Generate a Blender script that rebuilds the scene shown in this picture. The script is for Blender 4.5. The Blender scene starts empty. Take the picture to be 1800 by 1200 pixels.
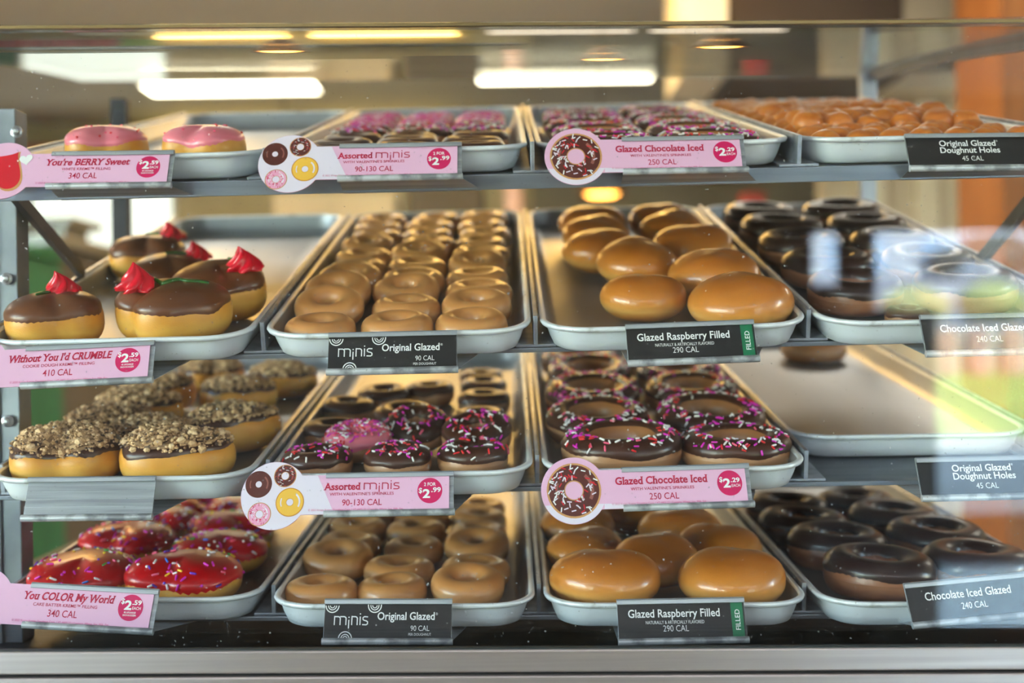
import bpy, math, random
from mathutils import Matrix, Vector
PI = math.pi
random.seed(11)
SC = bpy.context.scene
COL = SC.collection

# ------------------------------------------------------------------ camera
F = 2115.0                       # focal length in pixels of the 1800 px wide frame
ROLL = 0.015
cam_d = bpy.data.cameras.new('camera')
cam = bpy.data.objects.new('camera', cam_d); COL.objects.link(cam)
cam.location = (0, 0, 0); cam.rotation_euler = (PI/2, ROLL, 0)
cam_d.sensor_width = 36.0; cam_d.lens = F*36.0/1800.0
cam_d.clip_start = 0.02; cam_d.clip_end = 400
cam_d.dof.use_dof = True; cam_d.dof.focus_distance = 1.0; cam_d.dof.aperture_fstop = 3.0
SC.camera = cam

# ------------------------------------------------------------------ world, sun, exposure
W = bpy.data.worlds.new('world'); SC.world = W; W.use_nodes = True
nt = W.node_tree; nt.nodes.clear()
wo = nt.nodes.new('ShaderNodeOutputWorld'); bg = nt.nodes.new('ShaderNodeBackground')
sky = nt.nodes.new('ShaderNodeTexSky'); sky.sky_type = 'NISHITA'; sky.sun_disc = False
sky.sun_elevation = math.radians(50); sky.sun_rotation = math.radians(20); sky.dust_density = 0.25; sky.air_density = 1.3; sky.ozone_density = 2.5
bg.inputs['Strength'].default_value = 4.6
nt.links.new(sky.outputs[0], bg.inputs['Color']); nt.links.new(bg.outputs[0], wo.inputs['Surface'])
sd = bpy.data.lights.new('sun', 'SUN'); sd.energy = 110.0; sd.angle = math.radians(0.6); sd.color = (1, .95, .87)
sun = bpy.data.objects.new('sun', sd); COL.objects.link(sun)
sun.rotation_euler = Vector((-.25, -.62, -.78)).to_track_quat('-Z', 'Y').to_euler()
VS = SC.view_settings
VS.view_transform = 'Standard'; VS.look = 'None'; VS.gamma = 1.0; VS.use_curve_mapping = False
VS.exposure = -0.12

WINS = []                        # window openings: (centre, normal axis, width, height)
def portal(loc, rot, w, h):      # tells the sampler where the sky comes in; gives off no light of its own
    l = bpy.data.lights.new('sky_portal', 'AREA'); l.shape = 'RECTANGLE'; l.size = w; l.size_y = h
    l.cycles.is_portal = True
    o = bpy.data.objects.new('sky_portal', l); COL.objects.link(o); o.location = loc; o.rotation_euler = rot
FLOOR, CEIL = -1.35, 1.55
portal((3.55, -5.9, -.25), (PI/2, 0, 0), 2.5, 2.0)
portal((-4.15, -5.9, -.15), (PI/2, 0, 0), 1.4, 2.2)
portal((4.9, -2.1, .2), (0, PI/2, 0), 2.0, 5.6)
portal((-4.9, -2.1, .2), (0, -PI/2, 0), 2.0, 5.6)

# ------------------------------------------------------------------ materials
MATS = {}
def s2l(c): return tuple((x/12.92 if x <= .04045 else ((x+.055)/1.055)**2.4) for x in [v/255.0 for v in c])
def mat(name, rgb, rough=.5, metal=0.0, rgb2=None, nscale=20.0, ndet=4.0, coat=0.0, coat_r=.1, bump=0.0, bscale=80.0,
        stretch=None, coord='Object', emis=None, estr=0.0, sss=0.0, spec=.5, rough2=None, ramp=(.35, .65), aniso=0.0, zramp=None):
    if name in MATS: return MATS[name]
    m = bpy.data.materials.new(name); m.use_nodes = True
    t = m.node_tree; N = t.nodes; L = t.links
    b = N['Principled BSDF']
    c1 = s2l(rgb) + (1,)
    b.inputs['Base Color'].default_value = c1
    b.inputs['Roughness'].default_value = rough; b.inputs['Metallic'].default_value = metal
    b.inputs['Specular IOR Level'].default_value = spec
    if coat: b.inputs['Coat Weight'].default_value = coat; b.inputs['Coat Roughness'].default_value = coat_r
    if sss:
        b.inputs['Subsurface Weight'].default_value = sss; b.inputs['Subsurface Radius'].default_value = (.006, .003, .0015); b.inputs['Subsurface Scale'].default_value = 1.0
    if emis: b.inputs['Emission Color'].default_value = s2l(emis) + (1,); b.inputs['Emission Strength'].default_value = estr
    if aniso: b.inputs['Anisotropic'].default_value = aniso
    need = rgb2 is not None or bump or rough2 is not None or zramp
    if need:
        tc = N.new('ShaderNodeTexCoord'); src = tc.outputs[coord]
        if stretch:
            mp = N.new('ShaderNodeMapping'); mp.inputs['Scale'].default_value = stretch; L.new(src, mp.inputs['Vector']); src = mp.outputs['Vector']
        nz = N.new('ShaderNodeTexNoise'); nz.inputs['Scale'].default_value = nscale; nz.inputs['Detail'].default_value = ndet
        L.new(src, nz.inputs['Vector'])
        col = None
        if rgb2 is not None:
            r = N.new('ShaderNodeValToRGB'); r.color_ramp.elements[0].position = ramp[0]; r.color_ramp.elements[1].position = ramp[1]
            r.color_ramp.elements[0].color = c1; r.color_ramp.elements[1].color = s2l(rgb2) + (1,)
            L.new(nz.outputs['Fac'], r.inputs['Fac']); col = r.outputs['Color']
        if zramp:                # list of (height 0..1, colour, amount): bands the baking itself leaves on the dough
            sp = N.new('ShaderNodeSeparateXYZ'); L.new(tc.outputs['Generated'], sp.inputs[0])
            ad = N.new('ShaderNodeMath'); ad.operation = 'MULTIPLY_ADD'; ad.inputs[1].default_value = .14; L.new(nz.outputs['Fac'], ad.inputs[0]); L.new(sp.outputs['Z'], ad.inputs[2])
            zr = N.new('ShaderNodeValToRGB'); e = zr.color_ramp.elements
            while len(e) < len(zramp): e.new(.5)
            for k, (p, c) in enumerate(zramp): e[k].position = p; e[k].color = s2l(c) + (1,)
            L.new(ad.outputs[0], zr.inputs['Fac'])
            if col is not None:
                mx = N.new('ShaderNodeMix'); mx.data_type = 'RGBA'; mx.inputs[0].default_value = .35
                L.new(zr.outputs['Color'], mx.inputs[6]); L.new(col, mx.inputs[7]); col = mx.outputs[2]
            else: col = zr.outputs['Color']
        if col is not None: L.new(col, b.inputs['Base Color'])
        if rough2 is not None:
            mr = N.new('ShaderNodeMapRange'); mr.inputs['To Min'].default_value = rough; mr.inputs['To Max'].default_value = rough2
            mr.inputs['From Min'].default_value = .3; mr.inputs['From Max'].default_value = .7
            L.new(nz.outputs['Fac'], mr.inputs['Value']); L.new(mr.outputs[0], b.inputs['Roughness'])
        if bump:
            nb = N.new('ShaderNodeTexNoise'); nb.inputs['Scale'].default_value = bscale; nb.inputs['Detail'].default_value = 3; L.new(src, nb.inputs['Vector'])
            bp = N.new('ShaderNodeBump'); bp.inputs['Strength'].default_value = bump; bp.inputs['Distance'].default_value = .002
            L.new(nb.outputs['Fac'], bp.inputs['Height']); L.new(bp.outputs[0], b.inputs['Normal'])
    MATS[name] = m
    return m

def glass_mat(name, tint=(1, 1, 1), f0=.045, dust=0.0, rough=0.0):
    if name in MATS: return MATS[name]
    m = bpy.data.materials.new(name); m.use_nodes = True
    t = m.node_tree; N = t.nodes; L = t.links; N.clear()
    out = N.new('ShaderNodeOutputMaterial'); tr = N.new('ShaderNodeBsdfTransparent'); gl = N.new('ShaderNodeBsdfGlossy')
    tr.inputs['Color'].default_value = tint + (1,); gl.inputs['Roughness'].default_value = rough
    lw = N.new('ShaderNodeLayerWeight'); lw.inputs['Blend'].default_value = .5
    pw = N.new('ShaderNodeMath'); pw.operation = 'POWER'; pw.inputs[1].default_value = 5.0; L.new(lw.outputs['Facing'], pw.inputs[0])
    ma = N.new('ShaderNodeMath'); ma.operation = 'MULTIPLY_ADD'; ma.inputs[1].default_value = 1-f0; ma.inputs[2].default_value = f0; L.new(pw.outputs[0], ma.inputs[0])
    mx = N.new('ShaderNodeMixShader'); L.new(ma.outputs[0], mx.inputs[0]); L.new(tr.outputs[0], mx.inputs[1]); L.new(gl.outputs[0], mx.inputs[2])
    last = mx
    if dust:                     # fine dust and wiping marks lying on the pane
        tc = N.new('ShaderNodeTexCoord'); df = N.new('ShaderNodeBsdfDiffuse'); df.inputs['Color'].default_value = (.8, .8, .8, 1)
        n1 = N.new('ShaderNodeTexNoise'); n1.inputs['Scale'].default_value = 420; n1.inputs['Detail'].default_value = 1; L.new(tc.outputs['Object'], n1.inputs['Vector'])
        r1 = N.new('ShaderNodeMapRange'); r1.inputs['From Min'].default_value = .74; r1.inputs['From Max'].default_value = .80; r1.inputs['To Max'].default_value = .30; L.new(n1.outputs['Fac'], r1.inputs['Value'])
        mp = N.new('ShaderNodeMapping'); mp.inputs['Scale'].default_value = (3, 3, 1.2); mp.inputs['Rotation'].default_value = (0, .5, 0); L.new(tc.outputs['Object'], mp.inputs[0])
        n2 = N.new('ShaderNodeTexNoise'); n2.inputs['Scale'].default_value = 9; n2.inputs['Detail'].default_value = 8; L.new(mp.outputs[0], n2.inputs['Vector'])
        r2 = N.new('ShaderNodeMapRange'); r2.inputs['From Min'].default_value = .35; r2.inputs['From Max'].default_value = .75; r2.inputs['To Max'].default_value = dust; L.new(n2.outputs['Fac'], r2.inputs['Value'])
        ad = N.new('ShaderNodeMath'); ad.operation = 'ADD'; ad.use_clamp = True; L.new(r1.outputs[0], ad.inputs[0]); L.new(r2.outputs[0], ad.inputs[1])
        m2 = N.new('ShaderNodeMixShader'); L.new(ad.outputs[0], m2.inputs[0]); L.new(mx.outputs[0], m2.inputs[1]); L.new(df.outputs[0], m2.inputs[2]); last = m2
    L.new(last.outputs[0], out.inputs['Surface'])
    MATS[name] = m
    return m

def lamp_mat(name, rgb, strength): return mat(name, (250, 250, 250), .6, emis=rgb, estr=strength)

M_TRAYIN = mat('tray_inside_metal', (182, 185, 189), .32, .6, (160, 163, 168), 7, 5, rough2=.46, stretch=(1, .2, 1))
M_TRAY = mat('tray_aluminium', (238, 243, 247), .32, .12, (228, 234, 239), 9, 5, rough2=.42, stretch=(1, .25, 1))
M_RIM = mat('tray_rim_aluminium', (238, 242, 245), .34, .2, (176, 176, 172), 38, 6, ramp=(.60, .74))
M_SHELF = mat('shelf_steel', (120, 125, 132), .32, .85, (102, 107, 115), 12, 5, stretch=(.2, 8, 1))
M_LIP = mat('shelf_lip_steel', (165, 170, 178), .38, .7, (140, 146, 155), 14, 5, stretch=(.4, 6, 6))
M_DIV = mat('divider_aluminium', (190, 195, 202), .36, .6, (150, 156, 166), 60, 4)
M_HOLD = mat('holder_aluminium', (188, 193, 198), .36, .45, (150, 154, 160), 30, 5, stretch=(.25, 6, 6))
M_HOLDW = mat('holder_worn_edge', (208, 211, 214), .34, .35, (138, 140, 144), 55, 6, ramp=(.45, .6))
M_POST = mat('post_galvanised', (140, 144, 150), .42, .75, (108, 112, 120), 16, 6)
M_POSTD = mat('rear_post_dark', (62, 62, 66), .5, .6, (48, 48, 52), 10)
M_BRACE = mat('brace_steel', (112, 112, 116), .45, .7, (96, 96, 100), 20)
M_RAIL = mat('rail_brushed', (184, 170, 164), .28, .75, (162, 150, 146), 22, 6, stretch=(.12, 8, 8), rough2=.4)
M_BLACK = mat('black_gasket', (18, 19, 21), .45)
M_DECK = mat('black_deck', (12, 13, 15), .55, 0, (20, 21, 24), 14)
M_BOLT = mat('bolt_zinc', (175, 176, 178), .35, .9)
M_GLASS = glass_mat('front_pane_glass', (.99, .995, .99), .046, .006)
M_TOPGL = glass_mat('top_pane_glass', (.97, .985, .975), .045, .006)
M_WGLASS = glass_mat('window_glass', (.96, .98, .97), .04)

Z_MINI = [(.0, (156, 102, 54)), (.30, (214, 154, 90)), (.50, (234, 182, 122)), (.72, (216, 154, 90)), (1.0, (206, 140, 78))]
M_MINI = mat('glazed_mini_crust', (214, 152, 90), .42, rgb2=(196, 126, 66), nscale=3.2, coat=.55, coat_r=.16, bump=.12, bscale=60, coord='Generated', sss=.08, zramp=Z_MINI)
Z_FILL = [(.0, (128, 70, 20)), (.25, (200, 126, 46)), (.42, (236, 184, 104)), (.60, (210, 136, 52)), (1.0, (180, 98, 30))]
M_FILL = mat('glazed_filled_crust', (200, 124, 46), .34, rgb2=(186, 112, 28), nscale=3, coat=.6, coat_r=.13, bump=.10, bscale=40, coord='Generated', sss=.08, zramp=Z_FILL)
Z_HEART = [(.0, (168, 98, 24)), (.22, (214, 144, 44)), (.45, (238, 190, 92)), (.62, (226, 162, 60)), (1.0, (200, 128, 40))]
M_HEART = mat('yeast_heart_crust', (222, 156, 56), .46, rgb2=(206, 132, 38), nscale=4, coat=.2, coat_r=.3, bump=.12, bscale=50, coord='Generated', sss=.08, zramp=Z_HEART)
Z_RING = [(.0, (134, 84, 46)), (.30, (188, 134, 88)), (.50, (214, 164, 118)), (.72, (184, 126, 80)), (1.0, (172, 112, 66))]
M_RING = mat('ring_crust', (186, 130, 84), .42, rgb2=(170, 112, 68), nscale=4, coat=.35, coat_r=.2, bump=.12, bscale=60, coord='Generated', sss=.06, zramp=Z_RING)
M_RINGD = mat('dark_ring_crust', (166, 110, 74), .42, rgb2=(146, 92, 60), nscale=4, coat=.3, coat_r=.2, bump=.12, bscale=60, coord='Generated')
M_CHOC = mat('dark_chocolate_icing', (78, 44, 29), .36, rgb2=(64, 34, 22), nscale=30, coat=.22, coat_r=.2, bump=.05, bscale=50)
M_CHOCD = mat('deep_chocolate_icing', (54, 32, 26), .32, rgb2=(44, 26, 22), nscale=30, coat=.25, coat_r=.18, bump=.05, bscale=50)
M_CHOCM = mat('milk_chocolate_icing', (112, 66, 36), .38, rgb2=(96, 54, 29), nscale=26, coat=.2, coat_r=.2, bump=.06, bscale=40)
M_PINK = mat('pink_icing', (236, 132, 146), .34, rgb2=(226, 116, 134), nscale=24, coat=.35, coat_r=.2, sss=.1)
M_RED = mat('red_icing', (206, 10, 18), .34, rgb2=(188, 6, 12), nscale=26, coat=.25, coat_r=.14)
M_KREME = mat('red_kreme', (214, 14, 40), .3, coat=.4, coat_r=.2)
M_GREEN = mat('green_piping', (38, 96, 26), .28, coat=.5, coat_r=.15)
SPR = [mat('sprinkle_white', (244, 240, 240), .4), mat('sprinkle_magenta', (222, 34, 190), .4), mat('sprinkle_red', (222, 40, 44), .4),
       mat('sprinkle_yellow', (244, 200, 40), .4), mat('sprinkle_blue', (50, 110, 210), .4), mat('sprinkle_green', (50, 150, 60), .4),
       mat('sprinkle_orange', (244, 130, 30), .4), mat('sprinkle_purple', (110, 50, 180), .4), mat('sprinkle_rose', (238, 96, 130), .4)]
CRUMB = [mat('crumb_tan', (206, 166, 120), .8, bump=.3, bscale=300), mat('crumb_pale', (232, 196, 150), .8), mat('crumb_brown', (150, 116, 82), .85), mat('crumb_dark', (92, 72, 58), .85)]
M_HOLE = mat('glazed_hole_crust', (214, 130, 52), .42, rgb2=(196, 104, 34), nscale=3, coat=.4, coat_r=.16, bump=.15, bscale=40, coord='Generated', sss=.06)

# ------------------------------------------------------------------ mesh builder and scene helpers
class MB:
    def __init__(s): s.v = []; s.f = []; s.m = []
    def add(s, verts, faces, mi=0, M=None):
        o = len(s.v)
        for p in verts:
            p = Vector(p)
            s.v.append(M @ p if M is not None else p)
        for f in faces: s.f.append(tuple(i+o for i in f)); s.m.append(mi)
    def box(s, a, b, mi=0, M=None):
        (x0, y0, z0), (x1, y1, z1) = a, b
        x0, x1 = sorted((x0, x1)); y0, y1 = sorted((y0, y1)); z0, z1 = sorted((z0, z1))
        v = [(x0,y0,z0),(x1,y0,z0),(x1,y1,z0),(x0,y1,z0),(x0,y0,z1),(x1,y0,z1),(x1,y1,z1),(x0,y1,z1)]
        s.add(v, [(0,3,2,1),(4,5,6,7),(0,1,5,4),(1,2,6,5),(2,3,7,6),(3,0,4,7)], mi, M)
    def loops(s, loops, mi=0, cap0=False, cap1=False, M=None, closed=True):
        n = len(loops[0]); v = [p for l in loops for p in l]; f = []
        for k in range(len(loops)-1):
            for i in range(n if closed else n-1):
                j = (i+1) % n
                f.append((k*n+i, k*n+j, (k+1)*n+j, (k+1)*n+i))
        if cap0: f.append(tuple(range(n-1, -1, -1)))
        if cap1: f.append(tuple((len(loops)-1)*n+i for i in range(n)))
        s.add(v, f, mi, M)
    def prism(s, poly, z0, z1, mi=0, M=None):
        s.loops([[(x, y, z0) for x, y in poly], [(x, y, z1) for x, y in poly]], mi, True, True, M)
    def lathe(s, prof, n=24, mi=0, M=None):
        s.loops([[(r*math.cos(2*PI*i/n), r*math.sin(2*PI*i/n), z) for i in range(n)] for r, z in prof], mi, True, True, M)
    def tube(s, pts, r, n=8, mi=0, closed=False, M=None, taper=None):
        P = [Vector(p) for p in pts]; L = []
        for i, p in enumerate(P):
            a = P[(i-1) % len(P)] if (closed or i) else P[0]; b = P[(i+1) % len(P)] if (closed or i < len(P)-1) else P[-1]
            d = (b-a).normalized(); up = Vector((0, 0, 1)) if abs(d.z) < .9 else Vector((1, 0, 0))
            x = d.cross(up).normalized(); y = x.cross(d)
            rr = r*(taper(i/(len(P)-1)) if taper else 1)
            L.append([p + x*rr*math.cos(2*PI*k/n) + y*rr*math.sin(2*PI*k/n) for k in range(n)])
        if closed: L.append(L[0])
        s.loops(L, mi, not closed, not closed, M)
    def build(s, name, mats, parent=None, smooth=False, M=None):
        me = bpy.data.meshes.new(name); me.from_pydata([tuple(p) for p in s.v], [], s.f)
        if not isinstance(mats, (list, tuple)): mats = [mats]
        for m in mats: me.materials.append(m)
        if len(mats) > 1: me.polygons.foreach_set('material_index', s.m)
        if smooth: me.polygons.foreach_set('use_smooth', [True]*len(s.f))
        me.update()
        o = bpy.data.objects.new(name, me); COL.objects.link(o)
        if parent is not None: o.parent = parent
        if M is not None: o.matrix_local = M
        return o
def bevel(o, w, n=2):
    b = o.modifiers.new('bevel', 'BEVEL'); b.width = w; b.segments = n; b.limit_method = 'ANGLE'; return o
def autosmooth(o, ang=40):
    me = o.data
    me.polygons.foreach_set('use_smooth', [True]*len(me.polygons))
    me.set_sharp_from_angle(angle=math.radians(ang)); return o
def tag(o, label, cat, group=None, kind=None):
    o['label'] = label; o['category'] = cat
    if group: o['group'] = group
    if kind: o['kind'] = kind
    return o
def empty(name, M=None):
    o = bpy.data.objects.new(name, None); COL.objects.link(o); o.empty_display_size = .05
    if M is not None: o.matrix_world = M
    return o
def struct(o): o['kind'] = 'structure'; return o
KIDS = {}
def kids(o):
    return [c for c in COL.objects if c.parent == o]
def copy_tree(src, parent=None):
    c = src.copy(); COL.objects.link(c)
    if parent is not None: c.parent = parent
    if src.name not in KIDS: KIDS[src.name] = kids(src)
    for k in KIDS[src.name]:
        if k.name != c.name: copy_tree(k, c)
    return c
def frame(ux, uy, uz, o):
    return Matrix(((ux.x, uy.x, uz.x, o.x), (ux.y, uy.y, uz.y, o.y), (ux.z, uy.z, uz.z, o.z), (0, 0, 0, 1)))
CR, SR = math.cos(ROLL), math.sin(ROLL)
def ray(px, py):                 # direction (per metre of depth) through a point of the photograph
    dx, dy = (px-900)/F, (600-py)/F
    return Vector((dx*CR + dy*SR, 1.0, -dx*SR + dy*CR))
def at(px, py, Y): return ray(px, py)*Y
T = Matrix.Translation
def RX(a): return Matrix.Rotation(a, 4, 'X')
def RY(a): return Matrix.Rotation(a, 4, 'Y')
def RZ(a): return Matrix.Rotation(a, 4, 'Z')
def SCL(s): return Matrix.Diagonal((s, s, s, 1))

# ------------------------------------------------------------------ the shop: shell
def boxobj(name, a, b, m, parent=None):
    mb = MB(); mb.box(a, b); return mb.build(name, m, parent)
M_FLOOR = mat('brown_floor_tile', (104, 80, 66), .08, 0, (88, 66, 54), 2.2, 5, rough2=.16, spec=.8)
M_CEIL = mat('ceiling_tile', (212, 214, 216), .85, 0, (202, 204, 206), 40, 3)
M_WALLF = mat('front_wall_paint', (62, 52, 44), .8, 0, (56, 48, 40), 6)
M_WALLB = mat('back_wall_paint', (204, 188, 150), .7, 0, (190, 172, 132), 3)
M_WALLS = mat('side_wall_paint', (206, 200, 188), .8, 0, (198, 192, 180), 5)
M_ALU = mat('window_frame_dark', (58, 56, 54), .5, .4)
struct(boxobj('floor', (-5.1, -6.1, FLOOR-.1), (5.1, 1.5, FLOOR), M_FLOOR))
struct(boxobj('floor_kitchen', (-5.1, 1.5, FLOOR-.1), (5.1, 8.5, FLOOR), mat('grey_kitchen_floor', (182, 174, 164), .35, 0, (164, 156, 146), 3)))
struct(boxobj('ceiling', (-5.1, -6.1, CEIL), (5.1, 8.5, CEIL+.12), M_CEIL))
def wall_with_holes(name, axis, c0, c1, a0, a1, holes, m):
    """wall slab across one axis ('y': plane x/z at y c0..c1, 'x': plane y/z at x c0..c1); holes = (a, b, z0, z1) sorted"""
    mb = MB()
    def bx(p, q, z0, z1):
        if axis == 'y': mb.box((p, c0, z0), (q, c1, z1))
        else: mb.box((c0, p, z0), (c1, q, z1))
    x = a0
    for (p, q, z0, z1) in holes:
        bx(x, p, FLOOR, CEIL); bx(p, q, FLOOR, z0); bx(p, q, z1, CEIL); x = q
    bx(x, a1, FLOOR, CEIL)
    return struct(mb.build(name, m))
W1 = (2.33, 4.8, -1.22, .73); W2 = (1.92, 2.19, -1.22, .73); W4 = (-4.85, -3.5, -1.22, .9)  # the far left opening is unseen, added to let in more daylight
wall_with_holes('wall_front', 'y', -6.1, -5.95, -5.1, 5.1, [W4, W2, W1], M_WALLF)
SW = (-4.9, .7, -.75, 1.35)  # unseen side openings added to bring daylight onto the case front
wall_with_holes('wall_right', 'x', 5.0, 5.15, -6.1, 8.5, [SW], M_WALLS)
wall_with_holes('wall_left', 'x', -5.15, -5.0, -6.1, 8.5, [SW], M_WALLS)
struct(boxobj('wall_shade_upper', (-5.15, -6.1, CEIL+.12), (5.15, -5.9, 8.2), M_WALLF))  # unseen wall put up to throw shade on the pavement
struct(boxobj('wall_shade_side', (5.15, -6.1, -1.5), (24, -5.9, 8.2), M_WALLF))  # unseen wall added to carry that shade further along the pavement
struct(boxobj('wall_back', (-5.1, 8.3, FLOOR), (5.1, 8.5, CEIL), M_WALLB))
def window(name, axis, c, hole, mull=()):
    a, b, z0, z1 = hole; mb = MB(); w = .05
    def bx(p, q, r, s, t=.03):
        if axis == 'y': mb.box((p, c-t, r), (q, c+t, s))
        else: mb.box((c-t, p, r), (c+t, q, s))
    bx(a, a+w, z0, z1); bx(b-w, b, z0, z1); bx(a+w, b-w, z0, z0+w); bx(a+w, b-w, z1-w, z1)
    for k in mull: bx(k-w/2, k+w/2, z0+w, z1-w)
    fr = struct(mb.build(name, M_ALU))
    mb = MB(); bx(a+w, b-w, z0+w, z1-w, .003); mb.build('pane', M_WGLASS, fr)
window('window_1', 'y', -6.02, W1); window('window_2', 'y', -6.02, W2); window('added_window_3', 'y', -6.02, W4)
window('added_window_4', 'x', 5.07, SW, (-2.1,)); window('added_window_5', 'x', -5.07, SW, (-2.1,))

# lamps in the ceiling (each gives off its own light)
M_TROFW = lamp_mat('fluorescent_warm', (255, 244, 212), 16.0)
M_TROFC = lamp_mat('customer_fill_light', (236, 243, 255), 15.0)
M_TROFG = lamp_mat('fluorescent_golden', (255, 198, 104), 22.0)
M_TROFK = lamp_mat('kitchen_fill_light', (255, 246, 228), 10.0)
M_FRAME = mat('lamp_frame_white', (220, 218, 210), .5)
def troffer(x, y, w, d, m, label, group):
    o = empty('ceiling_light', T((x, y, CEIL)))
    tag(o, label, 'ceiling light', group)
    mb = MB(); f = .025
    for a, b in (((-w/2, -d/2), (w/2, -d/2+f)), ((-w/2, d/2-f), (w/2, d/2)), ((-w/2, -d/2+f), (-w/2+f, d/2-f)), ((w/2-f, -d/2+f), (w/2, d/2-f))):
        mb.box((a[0], a[1], -.045), (b[0], b[1], 0))
    mb.build('frame', M_FRAME, o)
    mb = MB(); mb.box((-w/2+f, -d/2+f, -.04), (w/2-f, d/2-f, -.004)); mb.build('diffuser', m, o)
for x, y, t in ((-1.62, 7.05, 'blurred white fluorescent ceiling light above the pink hearts tray'), (.33, 6.85, 'blurred white fluorescent ceiling light above the sprinkled chocolate rings')):
    troffer(x, y, 1.04, .34, M_TROFW, t, 'fluorescent lights over the kitchen')
for x in (-3.2, -1.1, 1.0, 3.1):  # unseen row added to brighten the kitchen background
    troffer(x, 3.6, 1.2, .5, M_TROFK, 'added plain white fill light over the kitchen passage', 'added fill lights over the kitchen passage')
for x in (-1.6, .1):
    troffer(x, 4.4, 1.25, .62, M_TROFG, 'golden ceiling light mirrored in the empty back of the trays', 'golden ceiling lights behind the case')
for x in (-2.7, -.9, .9, 2.7):  # unseen row added to light the trays from the front
    troffer(x, -2.7, 1.2, .62, M_TROFC, 'added white fill light over the customer side of the display case', 'added fill lights over the customer side')

# ------------------------------------------------------------------ display case frame
XL, XR = -.4565, .53
GY = .93                         # front glass
ZTF, ZTB, YTB = .2492, .3895, 1.75
case = empty('display_case', T((0, 1.3, FLOOR)))
tag(case, 'stainless steel doughnut display case with glass front and sloping glass top', 'display case')
CI = T((0, -1.3, -FLOOR))        # children keep world numbers
def cpart(mb, name, m, **k): return mb.build(name, m, case, M=CI, **k)
rail_tilt = T((0, .93, -.236)) @ RY(.010) @ T((0, -.93, .236))
mb = MB()
mb.box((-.9, .90, -.2474), (.9, .909, -.2306), 0, rail_tilt); mb.box((-.9, .9035, -.2496), (.9, .944, -.2474), 1, rail_tilt)
mb.box((-.9, .898, -.40), (.9, .944, -.2496), 0, rail_tilt)
bevel(cpart(mb, 'front_rail', [M_RAIL, M_BLACK]), .0012)
mb = MB(); mb.box((-.9, .9022, -.2308), (.9, .9088, -.2300), 0, rail_tilt); mb.box((-.9, .910, -.2474), (.9, .929, -.242), 0, rail_tilt); cpart(mb, 'gasket', mat('gasket_grey', (34, 44, 46), .5))
mb = MB(); mb.box((-.62, .945, -.36), (.62, 1.78, -.272)); cpart(mb, 'base_deck', M_DECK)
mb = MB(); mb.box((-.62, .95, FLOOR), (.62, 1.78, -.36)); cpart(mb, 'cabinet_base', mat('cabinet_grey', (90, 88, 86), .5, .3))
# front pane and sloping top pane
mb = MB(); mb.box((-.62, GY, -.2465), (.62, GY+.006, ZTF-.004)); cpart(mb, 'front_glass', M_GLASS)
def ztop(y, x): t = y-GY; return ZTF + .215*t - .0535*t*t - .010*(x+.62)/1.138
mb = MB(); L = []
for i in range(17):
    y = GY-.004 + (YTB-GY+.004)*i/16; L.append([(-.62, y, ztop(y, -.62)-.003), (.518, y, ztop(y, .518)-.003), (.518, y, ztop(y, .518)+.003), (-.62, y, ztop(y, -.62)+.003)])
mb.loops(L, 0, True, True); autosmooth(cpart(mb, 'top_glass', M_TOPGL), 30)
mb = MB(); mb.loops([[(x, GY-.006+dy, ZTF+dz-(.010 if x > 0 else 0)) for dy, dz in ((0, -.0012), (.004, -.0012), (.004, .0012), (0, .0012))] for x in (-.62, .53)], 0, True, True)
cpart(mb, 'edge_trim', mat('edge_trim_gold', (126, 108, 70), .3, .8))
# side bar of the top and rear uprights
mb = MB(); mb.loops([[(.512+dx, y, ztop(y, .518)-.004+dz) for dx, dz in ((0, -.006), (.016, -.006), (.016, .004), (0, .004))] for y in [GY+(YTB-GY)*i/12 for i in range(13)]], 0, True, True)
cpart(mb, 'side_bar', M_BRACE)
mb = MB(); mb.box((.503, 1.712, .327), (.525, 1.730, .376)); mb.box((.494, 1.706, .322), (.534, 1.736, .327)); cpart(mb, 'rear_upright', mat('upright_alu', (176, 182, 194), .4, .6))
mb = MB(); mb.box((.503, 1.722, -.272), (.525, 1.742, .30)); cpart(mb, 'rear_upright', mat('upright_alu', (176, 182, 194), .4, .6))
mb = MB(); mb.box((-.563, 1.70, -.272), (-.541, 1.72, .352)); cpart(mb, 'rear_upright', M_POSTD)
# front left post with bolts
pa = at(33, 190, 1.113); post_top = pa.z
mb = MB(); mb.box((-.4965, 1.113, -.272), (-.4565, 1.141, post_top))
mb.box((-.4965, 1.110, -.272), (-.474, 1.113, post_top-.004))
po = bevel(cpart(mb, 'post', M_POST), .001)
for (px, py) in ((12, 490), (30, 232), (14, 740)):
    p = at(px, py, 1.110); mb = MB(); mb.lathe([(.0056, 0), (.0056, .0016), (.0036, .0024), (.0034, .0050), (.0015, .0058)], 12, 0, T((p.x, 1.110, p.z)) @ RX(PI/2))
    cpart(mb, 'bolt', M_BOLT)

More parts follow.
